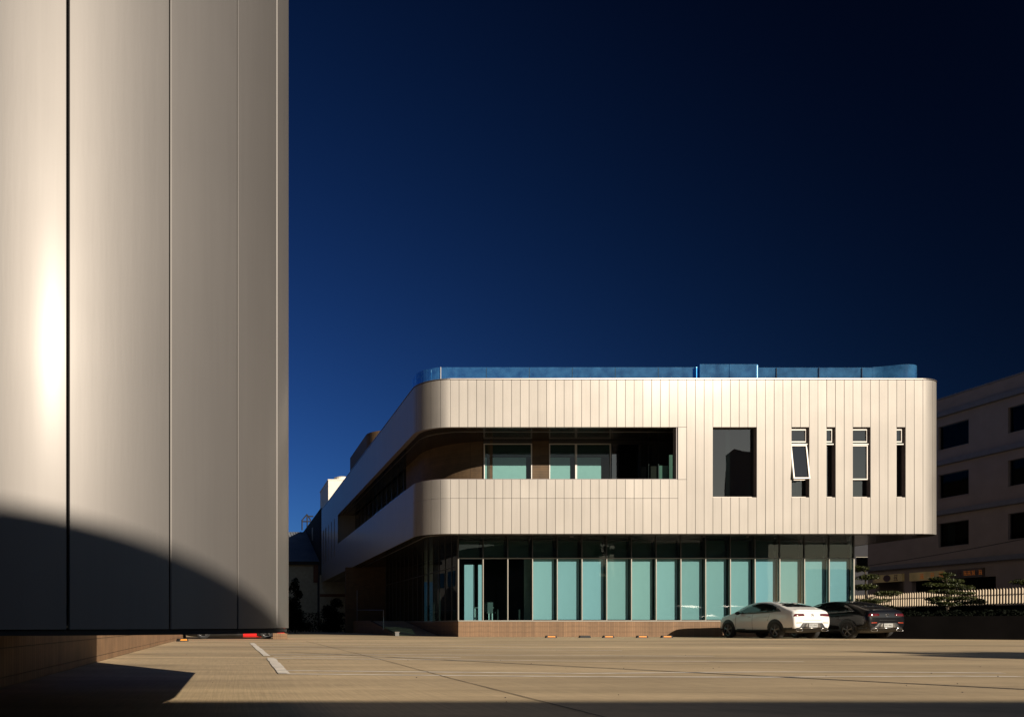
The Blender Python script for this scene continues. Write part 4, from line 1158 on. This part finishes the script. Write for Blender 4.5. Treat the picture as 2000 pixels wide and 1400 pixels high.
    for k in range(20):
        a, b_ = 2 * pi * k / 20, 2 * pi * (k + 1) / 20
        em.tube((.062 * cos(a), ye, .975 + .062 * sin(a)), (.062 * cos(b_), ye, .975 + .062 * sin(b_)), .007, n=5)
    for k in range(3):
        a = pi / 2 + 2 * pi * k / 3; em.tube((0, ye, .975), (.06 * cos(a), ye, .975 + .06 * sin(a)), .009, .003, 5)
    o = em.build('emblem', 'chrome', None); o.parent = e
    decal('spoiler', [(-.62, 1.20), (.62, 1.20), (.66, 1.222), (-.66, 1.222)], 'rear', paint, .03, .05)
    return e
GC = 'coupes parked nose to the brick plinth'
car('white_car', (26.0, 34.6, 0), 6, 'paint_white', 'white coupe style suv parked in front of the glass ground floor', GC, plate='STC-9543')
car('black_car', (28.95, 34.1, 0), 6, 'paint_black', 'black coupe style suv parked to the right of the white car', GC, plate='STC-9562')
car('red_car', (-2.43, 35.6, 0), -90, 'paint_red', 'red car mostly hidden behind the rounded metal building, one wheel showing', None, low=.17)

# ------------------------------------------------------------------ wheel stops
GW = 'wheel stops along the brick plinth'
def stop(loc, rot, label, refl=True, grp=GW):
    e = empty('wheel_stop', loc, label, 'wheel stop', grp); e.rotation_euler = (0, 0, rot)
    b = MB().prism([(-.28, 0), (.28, 0), (.235, .115), (-.235, .115)], 'y', -.075, .075).build('body', 'rubber', None); b.parent = e
    if refl:
        r_ = MB().prism([(-.20, .035), (.20, .035), (.175, .09), (-.175, .09)], 'y', -.079, -.0755).build('reflector', 'orange', None); r_.parent = e
    return e
for x, lb, rf in ((15.4, 'black rubber wheel stop with orange reflector, farthest left along the plinth', True),
                  (17.05, 'dull black wheel stop without any orange reflector along the plinth', False),
                  (18.2, 'wheel stop with orange reflector just right of the dull one', True),
                  (19.85, 'wheel stop with orange reflector standing between its dull neighbour pair and car shadow', True),
                  (21.05, 'wheel stop with orange reflector at the left tip of the car shadow', True)):
    stop((x, 37.5, 0), 0, lb, rf)
stop((-2.05, 29.6, 0), R(52), 'orange marked wheel stop lying against the low brick wall', True, None)

# ------------------------------------------------------------------ desk and chair behind the second pane
dk = empty('desk', (13.6, 42.2, .83), 'pale topped desk standing inside behind the second ground floor pane', 'desk')
MB().box(13.0, 14.1, 41.9, 42.6, 1.55, 1.59).build('top', 'wood_top', dk)
for x in (13.05, 14.0):
    for y in (41.95, 42.5): MB().box(x, x + .05, y, y + .05, .83, 1.549).build('leg', 'steel', dk)
ch = empty('office_chair', (13.75, 41.4, .83), 'dark office chair in front of the desk behind the glass', 'chair')
MB().box(13.5, 13.95, 41.2, 41.65, 1.25, 1.32).build('seat', 'furniture', ch)
MB().box(13.5, 13.95, 41.62, 41.68, 1.34, 1.85).build('backrest', 'furniture', ch)
MB().tube((13.72, 41.42, .86), (13.72, 41.42, 1.249), .03).build('column', 'steel', ch)
lg = MB()
for k in range(5): lg.tube((13.72, 41.42, .88), (13.72 + .25 * cos(k * 1.256), 41.42 + .25 * sin(k * 1.256), .85), .02)
lg.build('base', 'steel', ch)

# ------------------------------------------------------------------ what stands behind the camera and shades the yard
wh = empty('warehouse', (0, -15, 0), 'long flat roofed warehouse behind the camera shading the foreground', 'building')
ZWH = (6.54 + 8.5) * math.tan(SUN_EL) / cos(SUN_AZ)
MB().box(-60, 48, -28, -8.5, 0, ZWH).build('wall', 'warehouse', wh)
wr_ = MB()
for k in range(18):
    MB().box(-58 + k * 6, -55 + k * 6, -8.5 + .002, -8.44, 1.0, 4.5).build('shutter', 'ledge_grey', wh)
lp = empty('lamp_post', (14.1, -2.0, 0), 'tall thin lamp post standing right behind the camera', 'lamp post', 'lamp posts of the yard')
MB().tube((14.1, -2.0, 0), (14.1, -2.0, 8.5), .11, .05, 12).build('pole', 'pole', lp)
MB().tube((14.1, -2.0, 0), (14.1, -2.0, .3), .2, .2, 10).build('base', 'pole', lp)
lp2 = empty('lamp_post', (23.8, -2.3, 0), 'second tall lamp post standing out to the right', 'lamp post', 'lamp posts of the yard')
MB().tube((23.8, -2.3, 0), (23.8, -2.3, 8.2), .09, .04, 12).build('pole', 'pole', lp2)

shrub('broadleaf_tree', (27.9, -1.5, 0), [(random.uniform(-1.9, 1.9), random.uniform(-1, 1), random.uniform(6.0, 7.6), .9, .6) for k in range(12)],
      'round crowned tree standing to the right of the lamp posts', 'tree', None, n=500, size=.14, trunk=.18)

# blocks far behind the camera, seen only as dark shapes in the office windows
for nm, pts, y0, lb in (('gabled_block', [(86.7, 0), (95.5, 0), (95.5, 29.5), (92.5, 31), (88.6, 31.8), (86.9, 30.6)], -60, 'tall dark gabled block reflected in the large office window'),
                        ('flat_block', [(70.4, 0), (86.5, 0), (86.5, 20), (70.4, 19)], -62, 'dark block between the tall tree and the gabled block'),
                        ('stepped_block', [(40, 0), (63.4, 0), (63.4, 19), (52, 20), (48, 15.4), (40, 14.2)], -62, 'dark block with a sloping roof left of the tall tree'),
                        ('flat_block', [(106, 0), (150, 0), (150, 9), (120, 9), (120, 11), (106, 11)], -62, 'broad dark block to the right of the gabled block'),
                        ('flat_block', [(-40, 0), (38, 0), (38, 15), (15, 15), (15, 19), (0, 19), (0, 16), (-40, 16)], -62, 'long low dark block directly behind the warehouse')):
    n = len(pts)
    o = MB().add([(p[0], y0, p[1]) for p in pts] + [(p[0] + 9, y0 - 10, p[1]) for p in pts], [tuple(range(n)), tuple(range(2 * n - 1, n - 1, -1))] + [(i, (i + 1) % n, n + (i + 1) % n, n + i) for i in range(n)]).build(nm, 'warehouse')
    tag(o, lb, 'building')

shrub('tall_tree', (67, -57, 0), [(random.uniform(-3, 3), random.uniform(-1, 1), random.uniform(9, 18), random.uniform(.6, 1.3), random.uniform(.4, .8)) for k in range(26)],
      'tall dark tree in the gap between two far blocks', 'tree', None, lm='leaf_shade', n=90, size=.2, trunk=.3)
mat('dark_cladding', (.035, .034, .033), rough=.8)
lf = empty('factory', (-8, 120, 0), 'long dark factory to the left of the yard behind the rounded corner', 'building')
MB().box(-30, -8, 48, 300, 0, 13).build('wall', 'dark_cladding', lf)
for k in range(24): MB().box(-7.998, -7.9, 50 + k * 6, 53.5 + k * 6, 6.2, 8.4).build('window', 'far_glass', lf)
